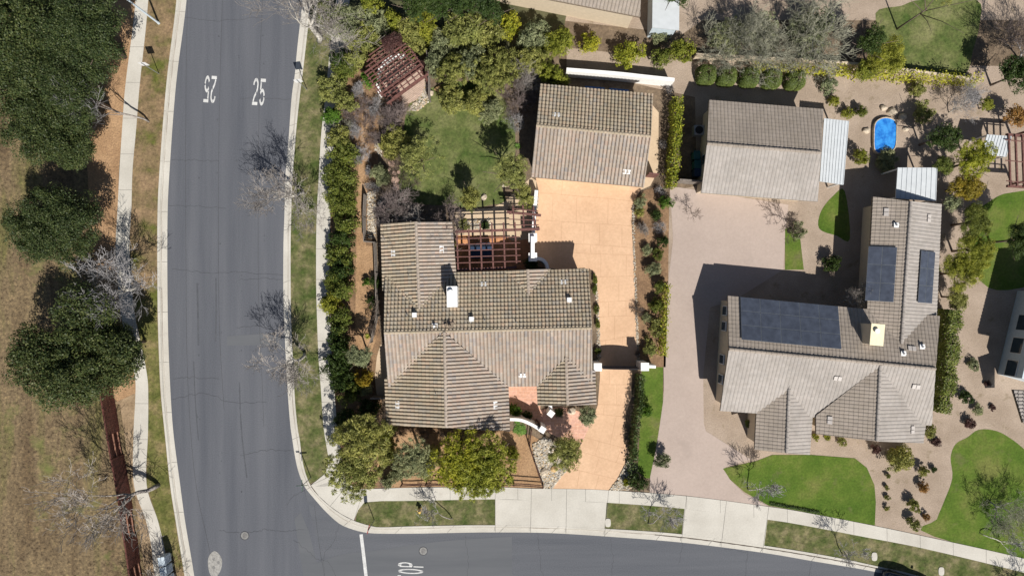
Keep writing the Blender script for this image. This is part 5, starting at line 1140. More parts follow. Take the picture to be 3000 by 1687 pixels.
# signs and lamp
def sign(px, py, h, plates, label, name='road_sign', pole=0.035):
    e = empty(name, label, 'sign', at(px, py, 0)); e.location.z = .1; m = MB(); m.tube([(0, 0, 0), (0, 0, h)], [pole, pole], 7); m.build('pole', M['metal'], e)
    for (z, wd, ht, rz, mt, shape) in plates:
        m = MB(); c, s = math.cos(rz), math.sin(rz)
        if shape == 'oct':
            r = wd / 2 / math.cos(R(22.5)); vs = [(r * math.cos(R(22.5 + 45 * i)), r * math.sin(R(22.5 + 45 * i))) for i in range(8)]
        else: vs = [(-wd / 2, -ht / 2), (wd / 2, -ht / 2), (wd / 2, ht / 2), (-wd / 2, ht / 2)]
        n = len(vs); nx, ny = -s, c
        m.add([(u * c + nx * d, u * s + ny * d, z + v) for d in (pole, pole + .012) for u, v in vs], [tuple(range(n)), tuple(range(n, 2 * n))[::-1]] + [(i, (i + 1) % n, n + (i + 1) % n, n + i) for i in range(n)])
        m.build('plate', M[mt], e)
sign(468, 218, 2.9, [(2.5, .62, .78, R(4), 'whitemetal', 'r')], 'thin road sign on the dry verge between the left kerb and the pavement')
sign(901, 265, 2.9, [(2.5, .62, .78, R(10), 'whitemetal', 'r')], 'road sign with white plate beside the right kerb near the big sycamore')
sign(1097.5, 1521, 2.7, [(2.3, .76, .76, R(78), 'red', 'oct')], 'red octagonal stop sign at the curve of the corner lawn')
sign(912, 1397, 2.75, [(2.6, .95, .17, R(2), 'green_sign', 'r'), (2.4, .95, .17, R(92), 'green_sign', 'r')], 'street-name sign with two crossed blades at the tip of the long lawn')
e = empty('street_lamp', 'tall pale street lamp pole leaving the frame at the upper left', 'street lamp', at(467, 70, 0)); e.location.z = .1
m = MB(); m.tube([(0, 0, 0), (0, 0, .4), (0, 0, 8.2)], [.13, .09, .06], 10); m.build('pole', M['bluegrey'], e); m = MB(); m.tube([(0, 0, 8.1), (.8, 0, 8.5), (1.9, 0, 8.6)], [.05, .04, .035], 8); m.build('arm', M['bluegrey'], e)
m = MB(); m.box((2.1, 0, 8.58), (.6, .28, .12)); m.build('lamp_head', M['metal'], e)
# mailboxes: cluster cabinets in a row
for i, (x, y, l) in enumerate(((503, 1622, 'top one of the grey-blue mailbox cabinets by the lower left kerb'), (508, 1651, 'second grey-blue mailbox cabinet down the row by the lower left kerb'), (513, 1680, 'grey-blue mailbox cabinet on the bottom edge of the photo'), (519, 1709, 'grey-blue mailbox cabinet cut off below the others'))):
    e = empty('mailbox_cabinet', l, 'mailbox', at(x, y, 0), R(10), group='mailbox cabinets by the kerb'); e.location.z = .12
    m = MB(); m.box((0, 0, .25), (.25, .25, .5)); m.build('pedestal', M['metal'], e); m = MB(); m.box((0, 0, 1.03), (.50, .70, 1.05)); m.box((-.03, 0, 1.57), (.58, .76, .04)); m.build('cabinet', M['bluegrey'], e)
    m = MB()
    for a in range(3):
        for b in range(4): m.box((.26, -.22 + a * .22, .66 + b * .25), (.025, .19, .21))
    m.build('doors', M['mailface'], e)
# parked car, lower right
cb = empty('parked_car', 'dark navy car parked against the kerb at the bottom right corner', 'car', at(2646, 1708, 0), R(-15.5)); cb.location.z = 0.005
def loft(secs, mat, name, parent):
    m = MB(); n = len(secs[0]); vs = [p for s in secs for p in s]
    m.add(vs, [(i * n + k, i * n + (k + 1) % n, (i + 1) * n + (k + 1) % n, (i + 1) * n + k) for i in range(len(secs) - 1) for k in range(n)] + [tuple(range(n))[::-1], tuple((len(secs) - 1) * n + k for k in range(n))])
    return m.build(name, mat, parent, smooth=True)
def sec(x, w, z0, z1, rd=.25): return [(x, -w, z0), (x, -w - .03, (z0 + z1) / 2), (x, -w + .03, z1 - .1), (x, -w + rd, z1), (x, w - rd, z1), (x, w - .03, z1 - .1), (x, w + .03, (z0 + z1) / 2), (x, w, z0)]
body = loft([sec(-2.3, .62, .4, .75), sec(-2.2, .80, .28, .92), sec(-1.6, .88, .24, 1.0), sec(0, .90, .22, 1.02), sec(1.2, .89, .22, 1.0), sec(2.0, .82, .26, .90), sec(2.28, .66, .38, .72)], M['carpaint'], 'body', cb)
loft([sec(-2.1, .66, .95, 1.0, .1), sec(-1.6, .70, .95, 1.42, .2), sec(-.6, .72, .95, 1.56, .22), sec(.3, .70, .95, 1.52, .22), sec(1.15, .68, .95, 1.02, .1)], M['glass'], 'windows', cb)
loft([sec(-1.65, .56, 1.40, 1.455, .1), sec(-.7, .62, 1.5, 1.60, .14), sec(.25, .60, 1.47, 1.56, .14)], M['carpaint'], 'roof', cb)
for x in (-1.4, 1.4):
    for y in (-.82, .82):
        m = MB(); m.tube([(x, y - .1, .33), (x, y + .1, .33)], [.33, .33], 20); t = m.build('wheel', M['rubber'], cb); m = MB(); m.tube([(x, y - .11, .33), (x, y + .11, .33)], [.2, .2], 12); m.build('rim', M['alu'], t)
for y in (-.62, .62):
    m = MB(); m.box((2.16, y, .68), (.2, .3, .14)); m.build('headlight', M['whitemetal'], cb)
    m = MB(); m.box((.75, y * 1.62, 1.0), (.16, .2, .12)); m.build('mirror', M['carpaint'], cb)
# ------------------------------------------------------------------ trees and shrubs
G_OAK = 'dark evergreen oaks along the dry field'
for a in [(60, 60, 165, 8.0, 'oak', 'oak', 0, 'dark oak filling the top left corner of the photo'),
          (235, 90, 130, 8.5, 'oak', 'oak', 1, 'dark oak nearest the street lamp, its crown over the verge'),
          (60, 250, 150, 7.5, 'oak', 'oak', 2, 'dark oak below the corner one, reaching the left edge'),
          (205, 265, 120, 7.5, 'oak', 'oak', 3, 'dark oak behind the thin white-barked tree'),
          (165, 400, 130, 7.0, 'oak', 'oak', 1, 'dark oak at the lower end of the joined upper clump'),
          (150, 645, 132, 6.5, 'oak', 'oak', 2, 'single dark oak in the middle of the row, with bare field on its left'),
          (236, 1030, 176, 7.5, 'oak', 'oak', 0, 'broadest dark oak, covering the head of the red plank fence')]:
    leafy_tree(*(a[:2] + (a[2] * 1.09,) + a[3:]), name='oak_tree', group=G_OAK)
leafy_tree(355, 1010, 72, 5.0, 'big', 'oak', 1, 'small dark oak pressed against the broadest one, over the pavement', name='oak_tree', group=G_OAK)
GB = 'leafless street trees along the kerbs'
bare_tree(437, 357, 'tall', 0, 'slender white-barked bare tree leaning over the verge beside the upper oaks', 'twig', 'silver', 0.80, 2.0, GB)
bare_tree(408, 838, 'street', 1, 'wide pale-twigged bare tree over the left pavement between the oaks', 'pale', 'silver', 1.02, 0.5, GB)
bare_tree(465, 1420, 'street', 2, 'thick-trunked bare tree beside the red plank fence at lower left', 'twig', 'twig', 1.22, 0.6, GB)
bare_tree(556, 1800, 'street', 3, 'bare tree below the frame whose shadow crosses the lower left kerb', 'pale', 'twig', 0.92, 2.6, GB)
bare_tree(890, 566, 'street', 4, 'bare tree on the long right-hand lawn strip, upper one of its two', 'pale', 'twig', 0.86, 2.2, GB)
bare_tree(893, 1036, 'street', 5, 'bare tree on the long right-hand lawn strip, lower one of its two', 'pale', 'twig', 0.95, 4.4, GB)
bare_tree(935, 121, 'big', 1, 'huge white-limbed bare sycamore at the top beside the road', 'pale', 'twig', 0.86, 0.9, GB)
bare_tree(1325, 1518, 'young', 0, 'small bare tree in the front parkway lawn near the yellow hydrant', 'twig', 'silver', 1.05, 1.0, GB)
bare_tree(1898, 1532, 'young', 1, 'small bare tree in the short parkway lawn between the two driveway aprons', 'twig', 'silver', 0.95, 3.0, GB)
bare_tree(2468, 1622, 'young', 2, 'small bare tree in the right parkway lawn up the kerb from the navy car', 'twig', 'silver', 1.0, 5.0, GB)
bare_tree(2962, 1700, 'young', 3, 'small bare tree whose shadow falls on the pavement at the right edge', 'twig', 'silver', 1.1, 2.0, GB)
bare_tree(2190, 1432, 'young', 4, 'small bare tree on the left part of the neighbour front lawn', 'pale', 'silver', 1.1, 2.6, GB)
# hedge row beside the long pavement
GH = 'shrubs of the leafy screen along the long pavement'
HR = [(989, 172, 30, 'small', 'dark', 0, 'dark shrub at the very top of the pavement screen'), (1006, 205, 38, 'mid', 'hedge', 1, 'green shrub second from the top of the pavement screen'), (1045, 182, 32, 'small', 'olive', 1, 'olive-toned shrub left of the lattice pergola'),
      (1079, 232, 27, 'small', 'bright', 0, 'bright green round shrub touching the lattice pergola'), (978, 262, 36, 'mid', 'olive', 0, 'olive-green shrub above the silvery bare one by the pavement'), (1015, 300, 30, 'small', 'olive', 2, 'thin olive shrub beside the silvery bare bush'),
      (975, 348, 28, 'small', 'bright', 1, 'bright green shrub on the pavement edge among bare bushes'), (990, 400, 30, 'small', 'olive', 3, 'patchy olive shrub under grey twigs above the dense hedge'), (1003, 452, 44, 'mid', 'hedge', 2, 'first dense hedge shrub below the bare bushes'), (1000, 512, 44, 'mid', 'hedge', 3, 'second dense hedge shrub, beside the upper bark path'),
      (1000, 560, 42, 'mid', 'hedge', 0, 'third dense hedge shrub, level with the garden flagstones'), (1002, 606, 44, 'mid', 'hedge', 1, 'fourth dense hedge shrub, with a yellowish crown'), (1008, 648, 38, 'small', 'hedge', 0, 'fifth dense hedge shrub, just above the dark gap'), (1005, 706, 36, 'small', 'dark', 1, 'dark shrub just below the gap in the hedge'),
      (995, 742, 36, 'small', 'hedge', 2, 'hedge shrub level with the upper roof vents'), (1000, 785, 34, 'small', 'dark', 3, 'dark hedge shrub above the bulge of the screen'), (985, 815, 36, 'mid', 'hedge', 3, 'hedge shrub bulging over the pavement'), (1010, 852, 34, 'small', 'hedge', 1, 'hedge shrub beside the small bare tree on the bark path'),
      (975, 888, 33, 'small', 'lime', 1, 'yellowish hedge shrub leaning over the pavement'), (1000, 940, 33, 'small', 'hedge', 3, 'lone bright hedge shrub between two shaded gaps'), (985, 990, 30, 'small', 'dark', 2, 'dark shrub in the lower gap of the screen'), (1010, 1030, 32, 'small', 'dark', 0, 'dark shrub left of the grey-green tree'),
      (980, 1075, 42, 'mid', 'dark', 2, 'broad dark olive shrub on the pavement edge near the front gable'), (1000, 1122, 38, 'mid', 'dark', 1, 'dark olive shrub beside the golden one'), (1030, 1150, 34, 'small', 'hedge', 2, 'green shrub below the golden one')]
for x, y, r, c, lf, v, lab in HR: shrub(x + 2, y, r * 1.25, c, lf, v, lab, top=2.6, group=GH)
leafy_tree(1055, 1040, 44, 4.0, 'wispm', 'grey', 0, 'grey-green tree over the bark path left of the house')
shrub(1062, 1103, 34, 'small', 'gold', 0, 'golden-yellow shrub left of the big front gable', top=3.0)
shrub(1078, 1140, 24, 'small', 'grey', 1, 'grey-green shrub tucked under the golden one', top=2.0)
GW = 'leafless shrubs of the back garden'
for x, y, r, b, v, lab in ((1051, 268, 34, 'silver', 0, 'silvery bare bush beside the lattice pergola'), (1026, 335, 36, 'purple', 1, 'purplish bare bush above the top of the bark path'), (1100, 322, 34, 'silver', 2, 'silvery bare bush on the left of the dark twiggy mass'),
                           (1150, 345, 62, 'purple', 0, 'dark purple-brown bare bush below the round deck'), (1172, 318, 42, 'purple', 2, 'purple-brown bare bush touching the rim of the round deck'), (990, 380, 38, 'greygreen', 1, 'grey-green bare bush overhanging the pavement'), (1045, 385, 32, 'silver', 0, 'silvery bare bush left of the bark path'),
                           (1052, 462, 36, 'silver', 1, 'silvery bare bush spreading across the bark path'), (1095, 398, 30, 'purple', 3, 'thin purple bush over the stones right of the bark path'), (1098, 548, 26, 'silver', 2, 'small silvery bush by the top of the grey board fence'), (1120, 600, 28, 'silver', 3, 'small silvery bush above the left house wing'),
                           (1506, 246, 48, 'purple', 1, 'purple-brown bare bush at the back fence, left of the garage'), (1520, 300, 46, 'purple', 2, 'purple-brown bare bush beside the garage roof corner'), (1562, 235, 40, 'twig', 3, 'bare bush whose twigs reach over the garage roof'), (1516, 356, 30, 'silver', 1, 'rounded silver-lilac bare bush left of the garage'),
                           (1560, 285, 34, 'purple', 0, 'brown twiggy bush against the garage roof edge'),
                           (1000, 285, 30, 'greygreen', 3, 'grey-green bare bush at the pavement, above the bright green shrub'), (1022, 372, 30, 'greygreen', 2, 'grey-green bare bush between the pavement and the bark path'), (1072, 305, 30, 'purple', 1, 'purplish bare bush at the top of the bark path'), (1075, 352, 28, 'purple', 3, 'purplish bare bush leaning over the bark path'),
                           (1012, 425, 28, 'greygreen', 0, 'grey-green bare bush on the first dense hedge shrub'), (1132, 398, 32, 'purple', 2, 'purplish bare bush above the upper flagstones'), (1085, 505, 24, 'silver', 0, 'silvery bare bush on the edge of the bark path by the flagstones'), (1115, 640, 26, 'purple', 1, 'brown bare bush at the corner of the grey board fence and the house')):
    twiggy(x, y, r, lab, b, v, group=GW)
bare_tree(1222, 648, 'garden', 1, 'spreading bare tree in the shade above the left house wing', 'silver', 'twig', 1.15, 0.4)
bare_tree(1165, 640, 'garden', 2, 'low bare tree in the corner above the left house wing', 'silver', 'purple', 1.0, 2.4)
bare_tree(1290, 640, 'garden', 3, 'low bare tree between the house wing and the pergola shadow', 'silver', 'purple', 0.85, 4.1)
bare_tree(1545, 262, 'garden', 4, 'pale-limbed bare tree at the garage corner', 'silver', 'twig', 0.75, 1.1)
bare_tree(1070, 912, 'young', 1, 'small bare tree standing in the bark path left of the chimney', 'brown', 'brown', 0.8, 1.6)
shrub(1098, 830, 24, 'small', 'dark', 1, 'dark shrub on the bark path side of the board fence', top=1.2); shrub(1072, 828, 14, 'tiny', 'bright', 0, 'little bright green bush in the bark path', top=1.0)
shrub(1092, 885, 20, 'small', 'dark', 2, 'low dark green bush against the bend of the board fence', top=1.0); agave(1077, 985, 11, 'yellow-green rosette at the foot of the bark path', 'lime')
# back garden
GF = 'feathery olive-green shrubs of the back garden'
for x, y, r, top, c, lf, v, lab in ((1150, 432, 42, 2.4, 'wispm', 'olive', 1, 'feathery shrub beside the upper flagstones'), (1172, 405, 38, 2.2, 'wispm', 'olive', 2, 'feathery pale shrub at the left end of the back lawn'), (1113, 515, 34, 2.0, 'wispm', 'grey', 0, 'feathery grey-green shrub left of the flagstones'),
                                    (1277, 190, 34, 3.2, 'wispm', 'grey', 1, 'feathery shrub right of the board screen'), (1326, 212, 50, 3.6, 'wispy', 'olive', 1, 'large feathery shrub behind the brown boulder'), (1372, 190, 48, 3.4, 'wispy', 'grey', 2, 'feathery shrub on the back boundary, first to the right of the large one'),
                                    (1425, 225, 58, 3.8, 'wispy', 'olive', 0, 'brightest feathery shrub in the middle of the back boundary'), (1490, 190, 55, 3.6, 'wispy', 'olive', 2, 'feathery shrub with yellow tips behind the bare bushes'), (1560, 180, 45, 3.2, 'wispm', 'olive', 3, 'feathery shrub with yellow tips, nearest the white garden wall but one'),
                                    (1622, 222, 38, 3.0, 'wispm', 'lime', 2, 'green feathery shrub at the left end of the white garden wall'), (1325, 300, 42, 2.2, 'wispm', 'olive', 3, 'drooping feathery shrub at the top edge of the back lawn, left one'), (1395, 305, 42, 2.2, 'wispm', 'olive', 0, 'drooping feathery shrub at the top edge of the back lawn, middle one'),
                                    (1440, 325, 36, 1.9, 'wispm', 'grey', 3, 'drooping feathery shrub at the top edge of the back lawn, right one')):
    shrub(x, y, r * 1.14, c, lf, v, lab, top=top * 1.1, group=GF)
leafy_tree(1228, 470, 82, 3.8, 'thin', 'olive', 3, 'open twiggy green tree spreading over the left of the back lawn', sy=1.0)
bare_tree(1218, 505, 'garden', 3, 'dark-branched little tree inside the open twiggy green one', 'brown', 'brown', 0.62, 2.0)
leafy_tree(1490, 503, 58, 5.4, 'wispy', 'olive', 0, 'olive tree on the lawn edge left of the garage', name='olive_tree')
leafy_tree(1532, 575, 38, 3.0, 'wispm', 'olive', 2, 'small olive tree above the small redwood pergola', name='olive_tree')
leafy_tree(1376, 580, 38, 5.0, 'wispm', 'olive', 1, 'slim round olive tree at the lower edge of the back lawn', name='olive_tree', zc=3.0, stretch=1.7)
agave(1516, 430, 13, 'bright green palm-like plant in the shade left of the garage')
shrub(1355, 660, 22, 'small', 'olive', 2, 'low grey-green bush beside the patio stones at the wing corner', top=0.8); shrub(1425, 660, 16, 'tiny', 'dark', 1, 'low dark bush by the pergola beam', top=0.6)
twiggy(1500, 612, 22, 'tangle of dark vines on the left of the small redwood pergola', 'brown', 0); shrub(1245, 205, 16, 'tiny', 'maroon', 1, 'reddish vine on the right corner of the lattice pergola', top=2.9, name='vine'); shrub(1160, 288, 16, 'tiny', 'maroon', 0, 'reddish vine on the lower corner of the lattice pergola', top=2.8, name='vine')
shrub(1560, 772, 26, 'small', 'dark', 1, 'dark green shrub in the shade by the curved wall', top=1.1); shrub(1335, 715, 9, 'tiny', 'lime', 2, 'yellow-green climber at the left end of the patio pergola', top=2.0)
# front garden
leafy_tree(1050, 1290, 92, 5.6, 'wispy', 'olive', 1, 'large feathery pepper tree on the corner left of the front gable, upper part')
leafy_tree(1042, 1372, 90, 5.2, 'wispy', 'olive', 2, 'feathery pepper tree leaning out over the corner pavement')
leafy_tree(1208, 1335, 70, 5.0, 'wispy', 'grey', 0, 'blue-grey feathery tree in front of the big gable')
leafy_tree(1345, 1335, 92, 6.0, 'wispy', 'yellow', 1, 'yellowest tree in front of the big gable')
leafy_tree(1442, 1358, 92, 6.2, 'wispy', 'lime', 2, 'green tree right of the yellow one, in front of the big gable')
leafy_tree(1395, 1405, 84, 5.4, 'wispy', 'lime', 0, 'yellow-green tree overhanging the front pavement')
shrub(1010, 1225, 38, 'mid', 'dark', 0, 'dark green shrub above the pepper trees', top=2.0); shrub(1142, 1408, 26, 'small', 'grey', 1, 'dark grey-green shrub at the foot of the pepper tree', top=1.6); shrub(1125, 1290, 30, 'small', 'lime', 2, 'light green shrub between the pepper tree and the blue-grey tree', top=2.0)
twiggy(1110, 1215, 34, 'tangled bare bush at the lower left corner of the house', 'brown', 1); twiggy(1122, 1412, 20, 'brown bare bush beside the dark grey-green shrub at the corner', 'purple', 2)
for i, (x, y, r) in enumerate(((1180, 1264, 22), (1240, 1268, 20), (1300, 1270, 22), (1350, 1276, 20))): twiggy(x, y, r, ['leftmost', 'second', 'third', 'rightmost'][i] + ' of the brown bare bushes under the front gable eave', 'brown', i, h=1.3, group='bare bushes under the front eave')
leafy_tree(1655, 1322, 60, 3.6, 'wispy', 'olive', 3, 'olive tree over the river stones beside the driveway curve', name='olive_tree', group=None)
leafy_tree(1720, 1218, 34, 2.6, 'wispm', 'grey', 1, 'small grey olive tree at the corner of the small front gable', name='olive_tree')
agave(1503, 1196, 24, 'large-leaved bright green plant in the entry court', 'bright', 20, 0.8); shrub(1508, 1205, 20, 'tiny', 'bright', 1, 'leafy bright green bush under the big-leaved plant', top=1.4); shrub(1545, 1215, 17, 'tiny', 'dark', 2, 'dark shrub behind the curved entry wall', top=0.9)
shrub(1520, 1250, 24, 'tiny', 'bright', 0, 'low green groundcover below the curved entry wall', top=0.3, flat=0.2, name='groundcover'); shrub(1640, 1205, 18, 'small', 'dark', 1, 'dark low shrub under the small front gable', top=0.7)
for x, y, r, c, lf, v, lab, top in ((1148, 1330, 34, 'wispm', 'olive', 2, 'feathery shrub bridging the pepper tree and the blue-grey tree', 3.0), (1268, 1330, 36, 'wispm', 'olive', 3, 'feathery shrub bridging the blue-grey and the yellow tree', 3.0), (1165, 1385, 28, 'wispm', 'grey', 1, 'low grey-green shrub behind the split-rail fence at its left end', 1.8),
                                    (1255, 1385, 26, 'small', 'olive', 0, 'low olive shrub behind the split-rail fence near its middle', 1.6), (1145, 1245, 26, 'small', 'olive', 1, 'olive shrub at the left end of the front gable eave', 1.8), (1500, 1330, 26, 'wispm', 'lime', 1, 'loose lime-green shrub at the right foot of the green tree', 2.4),
                                    (1085, 1195, 34, 'small', 'dark', 3, 'dark shrub between the golden one and the pepper tree', 2.4), (1205, 290, 0.1, 'tiny', 'olive', 0, '', 0.1)):
    if lab: shrub(x, y, r, c, lf, v, lab, top=top, group='filler shrubs of the front bed')
# planters of the driveway
GD = 'shrubs of the bed right of the driveway'
for x, y, r, c, lf, v, lab, top in ((1881, 592, 23, 'wisps', 'grey', 0, 'grey-green shrub at the top of the driveway bed', 1.3), (1874, 622, 18, 'wisps', 'olive', 1, 'olive shrub just under the topmost grey-green one', 1.0), (1917, 630, 22, 'small', 'dark', 1, 'dark green shrub right of the olive ones', 1.3), (1951, 592, 23, 'small', 'bright', 2, 'bright dark-leaved shrub at the end of the yellow hedge', 1.8),
                                    (1892, 733, 20, 'wisps', 'grey', 2, 'grey-green shrub below the brown bare bush', 1.0), (1942, 712, 22, 'small', 'dark', 0, 'dark shrub under the silver-blue bush', 1.6), (1925, 745, 20, 'small', 'hedge', 3, 'green shrub at the middle right of the driveway bed', 1.4), (1917, 790, 28, 'wisps', 'grey', 3, 'broad grey-green shrub halfway down the bed', 1.6),
                                    (1940, 840, 26, 'small', 'hedge', 0, 'green shrub behind the broad grey-green one', 1.6), (1925, 900, 28, 'small', 'hedge', 1, 'soft green shrub level with the house ridge vents', 1.5), (1893, 930, 18, 'wisps', 'grey', 1, 'small grey-green shrub right of the dark bare bush', 1.0), (1922, 960, 28, 'small', 'olive', 2, 'green shrub two above the right gate pier', 1.5),
                                    (1908, 1015, 28, 'wisps', 'olive', 0, 'pale green shrub just above the right gate pier', 1.5)):
    shrub(x, y, r, c, lf, v, lab, top=top, group=GD)
for x, y, r, b, v, lab in ((1880, 672, 28, 'twig', 0, 'brown bare bush midway up the driveway bed'), (1936, 664, 22, 'silver', 1, 'silver-blue bare bush on the right of the driveway bed'), (1930, 560, 20, 'silver', 2, 'silvery bare bush beside the lower end of the yellow hedge'), (1873, 905, 24, 'brown', 3, 'dark bare bush on the driveway edge'), (1868, 1030, 16, 'brown', 0, 'dark twiggy bush just above the gate shadow'), (1958, 262, 16, 'silver', 1, 'small bare bush under the right end of the white garden wall'), (1945, 425, 16, 'silver', 3, 'small bare bush left of the yellow hedge')):
    twiggy(x, y, r, lab, b, v, group='leafless bushes near the driveway')
for i, (x, y) in enumerate(((1742, 815), (1744, 850), (1748, 905), (1750, 945), (1752, 1030))): shrub(x, y, 9 if i < 4 else 12, 'tiny', 'hedge', i % 3, ['topmost', 'second', 'third', 'fourth', 'round lowest'][i] + ' small green bush in the strip along the house wall', top=0.7, group='small bushes along the house wall', sy=1.9 if i < 4 else 1.0)
shrub(1741, 1130, 9, 'tiny', 'hedge', 1, 'narrow green bush right of the small front gable', top=0.8, sy=3.0)
hedge('hedge', [(1972, 300), (1972, 380), (1965, 460), (1958, 555)], 0.55, 1.9, 'yhedge', 'bright yellow-green clipped hedge beside the garage path')
hedge('hedge', [(1945, 830), (1942, 900), (1936, 1040)], 0.35, 1.5, 'yellow', 'thin yellow-green vine strip on the boundary below the driveway bed', dens=60)
hedge('hedge', [(1869, 1092), (1867, 1170), (1858, 1225), (1851, 1290), (1852, 1335)], 0.28, 1.75, 'dark', 'tall dark hedge lining the front driveway curve')
hedge('hedge', [(1850, 1330), (1852, 1400)], 0.6, 0.8, 'dark', 'low dark hedge stub above the rounded kerbside bush', dens=90)
shrub(1868, 1412, 30, 'small', 'dark', 3, 'rounded dark green bush at the pavement right of the driveway', top=1.6); shrub(1836, 1410, 13, 'tiny', 'yellow', 1, 'small yellow-green bush against the rounded dark one', top=0.9); shrub(1896, 1200, 26, 'small', 'bright', 1, 'bright green bush spilling from the tall dark hedge', top=1.8)
twiggy(1590, 1385, 1, 'dry twig tuft beside the pale angular boulder', 'brown', 0) if False else None
# neighbours on the right and beyond the back boundary
GN = 'shrubs beyond the back boundary'
for x, y, r, top, lf, v, lab in ((1010, 70, 48, 3.0, 'grey', 0, 'grey-green shrub right of the big sycamore'), (1062, 118, 48, 2.6, 'olive', 1, 'pale olive shrub above the lattice pergola, left one'), (1100, 60, 44, 3.0, 'grey', 2, 'grey-green shrub above the pale olive one'), (1152, 72, 30, 3.0, 'lime', 1, 'lime-green shrub above the reddish tree'),
                                 (1085, 15, 34, 3.2, 'lime', 0, 'lime-green shrub at the top edge, left of the dark row'), (1200, 110, 46, 2.8, 'olive', 3, 'pale olive shrub right of the reddish tree'), (1255, 75, 38, 3.2, 'lime', 2, 'lime-green shrub in the middle of the back row'), (1300, 130, 44, 2.8, 'grey', 1, 'grey-green shrub behind the feathery hedge'),
                                 (1365, 90, 60, 3.6, 'olive', 0, 'widest pale olive shrub in the back row'), (1440, 110, 46, 3.0, 'olive', 2, 'pale olive shrub right of the widest one'), (1500, 80, 34, 3.2, 'yellow', 1, 'yellow-green shrub below the brown-grey house, left one'), (1560, 120, 46, 3.0, 'grey', 3, 'grey-green shrub under the brown-grey house eave'),
                                 (1635, 125, 44, 3.0, 'lime', 0, 'green shrub left of the yellow-green pair'), (1722, 125, 30, 2.4, 'yellow', 0, 'yellow-green shrub above the white garden wall, left one'), (1842, 158, 36, 2.2, 'yellow', 2, 'yellow-green shrub above the white garden wall, middle one'), (1935, 165, 28, 2.2, 'hedge', 1, 'green shrub above the white garden wall, right one'),
                                 (1995, 150, 32, 2.8, 'lime', 3, 'lime-green shrub at the right end of the white garden wall'), (1935, 105, 24, 1.6, 'grey', 2, 'dull green shrub below the metal-roofed shed')):
    shrub(x, y, r * 1.3, 'wispm' if r > 36 else 'small', lf, v, lab, top=top * 1.1, group=GN)
GT_ = 'dark evergreens at the top edge'
for x, y, r, v, lab in ((1215, 10, 50, 0, 'dark evergreen at the top edge, first in its row'), (1290, 15, 50, 1, 'dark evergreen at the top edge, second in its row'), (1360, 8, 52, 2, 'dark evergreen at the top edge, third in its row'), (1440, 25, 46, 3, 'dark evergreen at the top edge, fourth, beside the brown-grey house')): leafy_tree(x, y, r, 5.0, 'mid', 'dark', v, lab, group=GT_)
leafy_tree(1150, 128, 38, 3.6, 'wispm', 'maroon', 0, 'reddish-purple small tree behind the lattice pergola')
leafy_tree(1985, -40, 60, 6.0, 'big', 'dark', 2, 'dark tree at the top edge right of the shed')
for x, y, sc, v, rz, lab in ((2115, 130, 1.15, 1, 1, 'left one of the grey bare trees at the top right'), (2240, 150, 1.2, 3, 2.5, 'middle one of the grey bare trees at the top right'), (2395, 130, 1.45, 0, 4, 'right one of the grey bare trees at the top right'), (2980, 170, 1.35, 2, 5, 'purplish bare tree in the top right corner')):
    bare_tree(x, y, 'garden', v, lab, 'silver', 'greygreen' if x < 2500 else 'purple', sc, rz, 'grey bare trees in the far gardens')
for x, y, r, top, c, lf, v, lab in ((2130, 100, 62, 3.0, 'wispy', 'grey', 0, 'misty grey-green shrub under the left grey bare tree'), (2235, 105, 66, 3.0, 'wispy', 'grey', 1, 'misty grey-green shrub under the middle grey bare tree'), (2380, 100, 78, 3.0, 'wispy', 'grey', 2, 'misty grey-green shrub under the right grey bare tree'),
                                 (2560, 120, 48, 5.0, 'mid', 'dark', 1, 'dark green tree left of the top right lawn'), (2600, 165, 62, 4.2, 'big', 'lime', 1, 'lime-green tree on the edge of the top right lawn'), (2540, 200, 40, 3.0, 'mid', 'lime', 2, 'lime-green bush between the bare trees and the lime tree'), (2770, -10, 32, 7.5, 'small', 'olive', 0, 'palm-like tree at the top edge of the top right lawn'),
                                 (2985, 215, 55, 4.5, 'mid', 'dark', 3, 'dark tree on the right edge below the purplish bare tree'), (2890, 310, 24, 1.6, 'small', 'lime', 1, 'lime bush near the right edge above the terrace'), (2970, 345, 40, 2.6, 'small', 'orange', 1, 'orange-leaved bush at the right edge'),
                                 (2765, 400, 48, 4.4, 'mid', 'dark', 0, 'dark tree right of the blue spa'), (2770, 480, 36, 3.4, 'mid', 'hedge', 1, 'green tree below the dark one right of the spa'), (2860, 470, 62, 4.6, 'wispy', 'yellow', 2, 'golden-green tree left of the right-edge pergola'), (2835, 545, 52, 4.0, 'wispm', 'gold', 1, 'golden tree under the golden-green one'),
                                 (2790, 590, 30, 3.0, 'small', 'grey', 1, 'grey-green bush by the corner of the solar house wing'), (2855, 650, 56, 4.0, 'big', 'hedge', 2, 'green tree below the golden one'), (2860, 730, 58, 4.2, 'big', 'lime', 3, 'lime-green tree right of the solar house wing, upper one'), (2820, 800, 60, 4.0, 'big', 'lime', 0, 'lime-green tree right of the solar house wing, lower one'), (2800, 870, 40, 2.8, 'mid', 'olive', 3, 'olive bush below the lime-green trees'),
                                 (3010, 700, 62, 5.5, 'big', 'dark', 1, 'dark tree on the right edge shading the lawn')):
    leafy_tree(x, y, r, top, c, lf, v, lab)
GS_ = 'shrubs of the right-hand gardens'
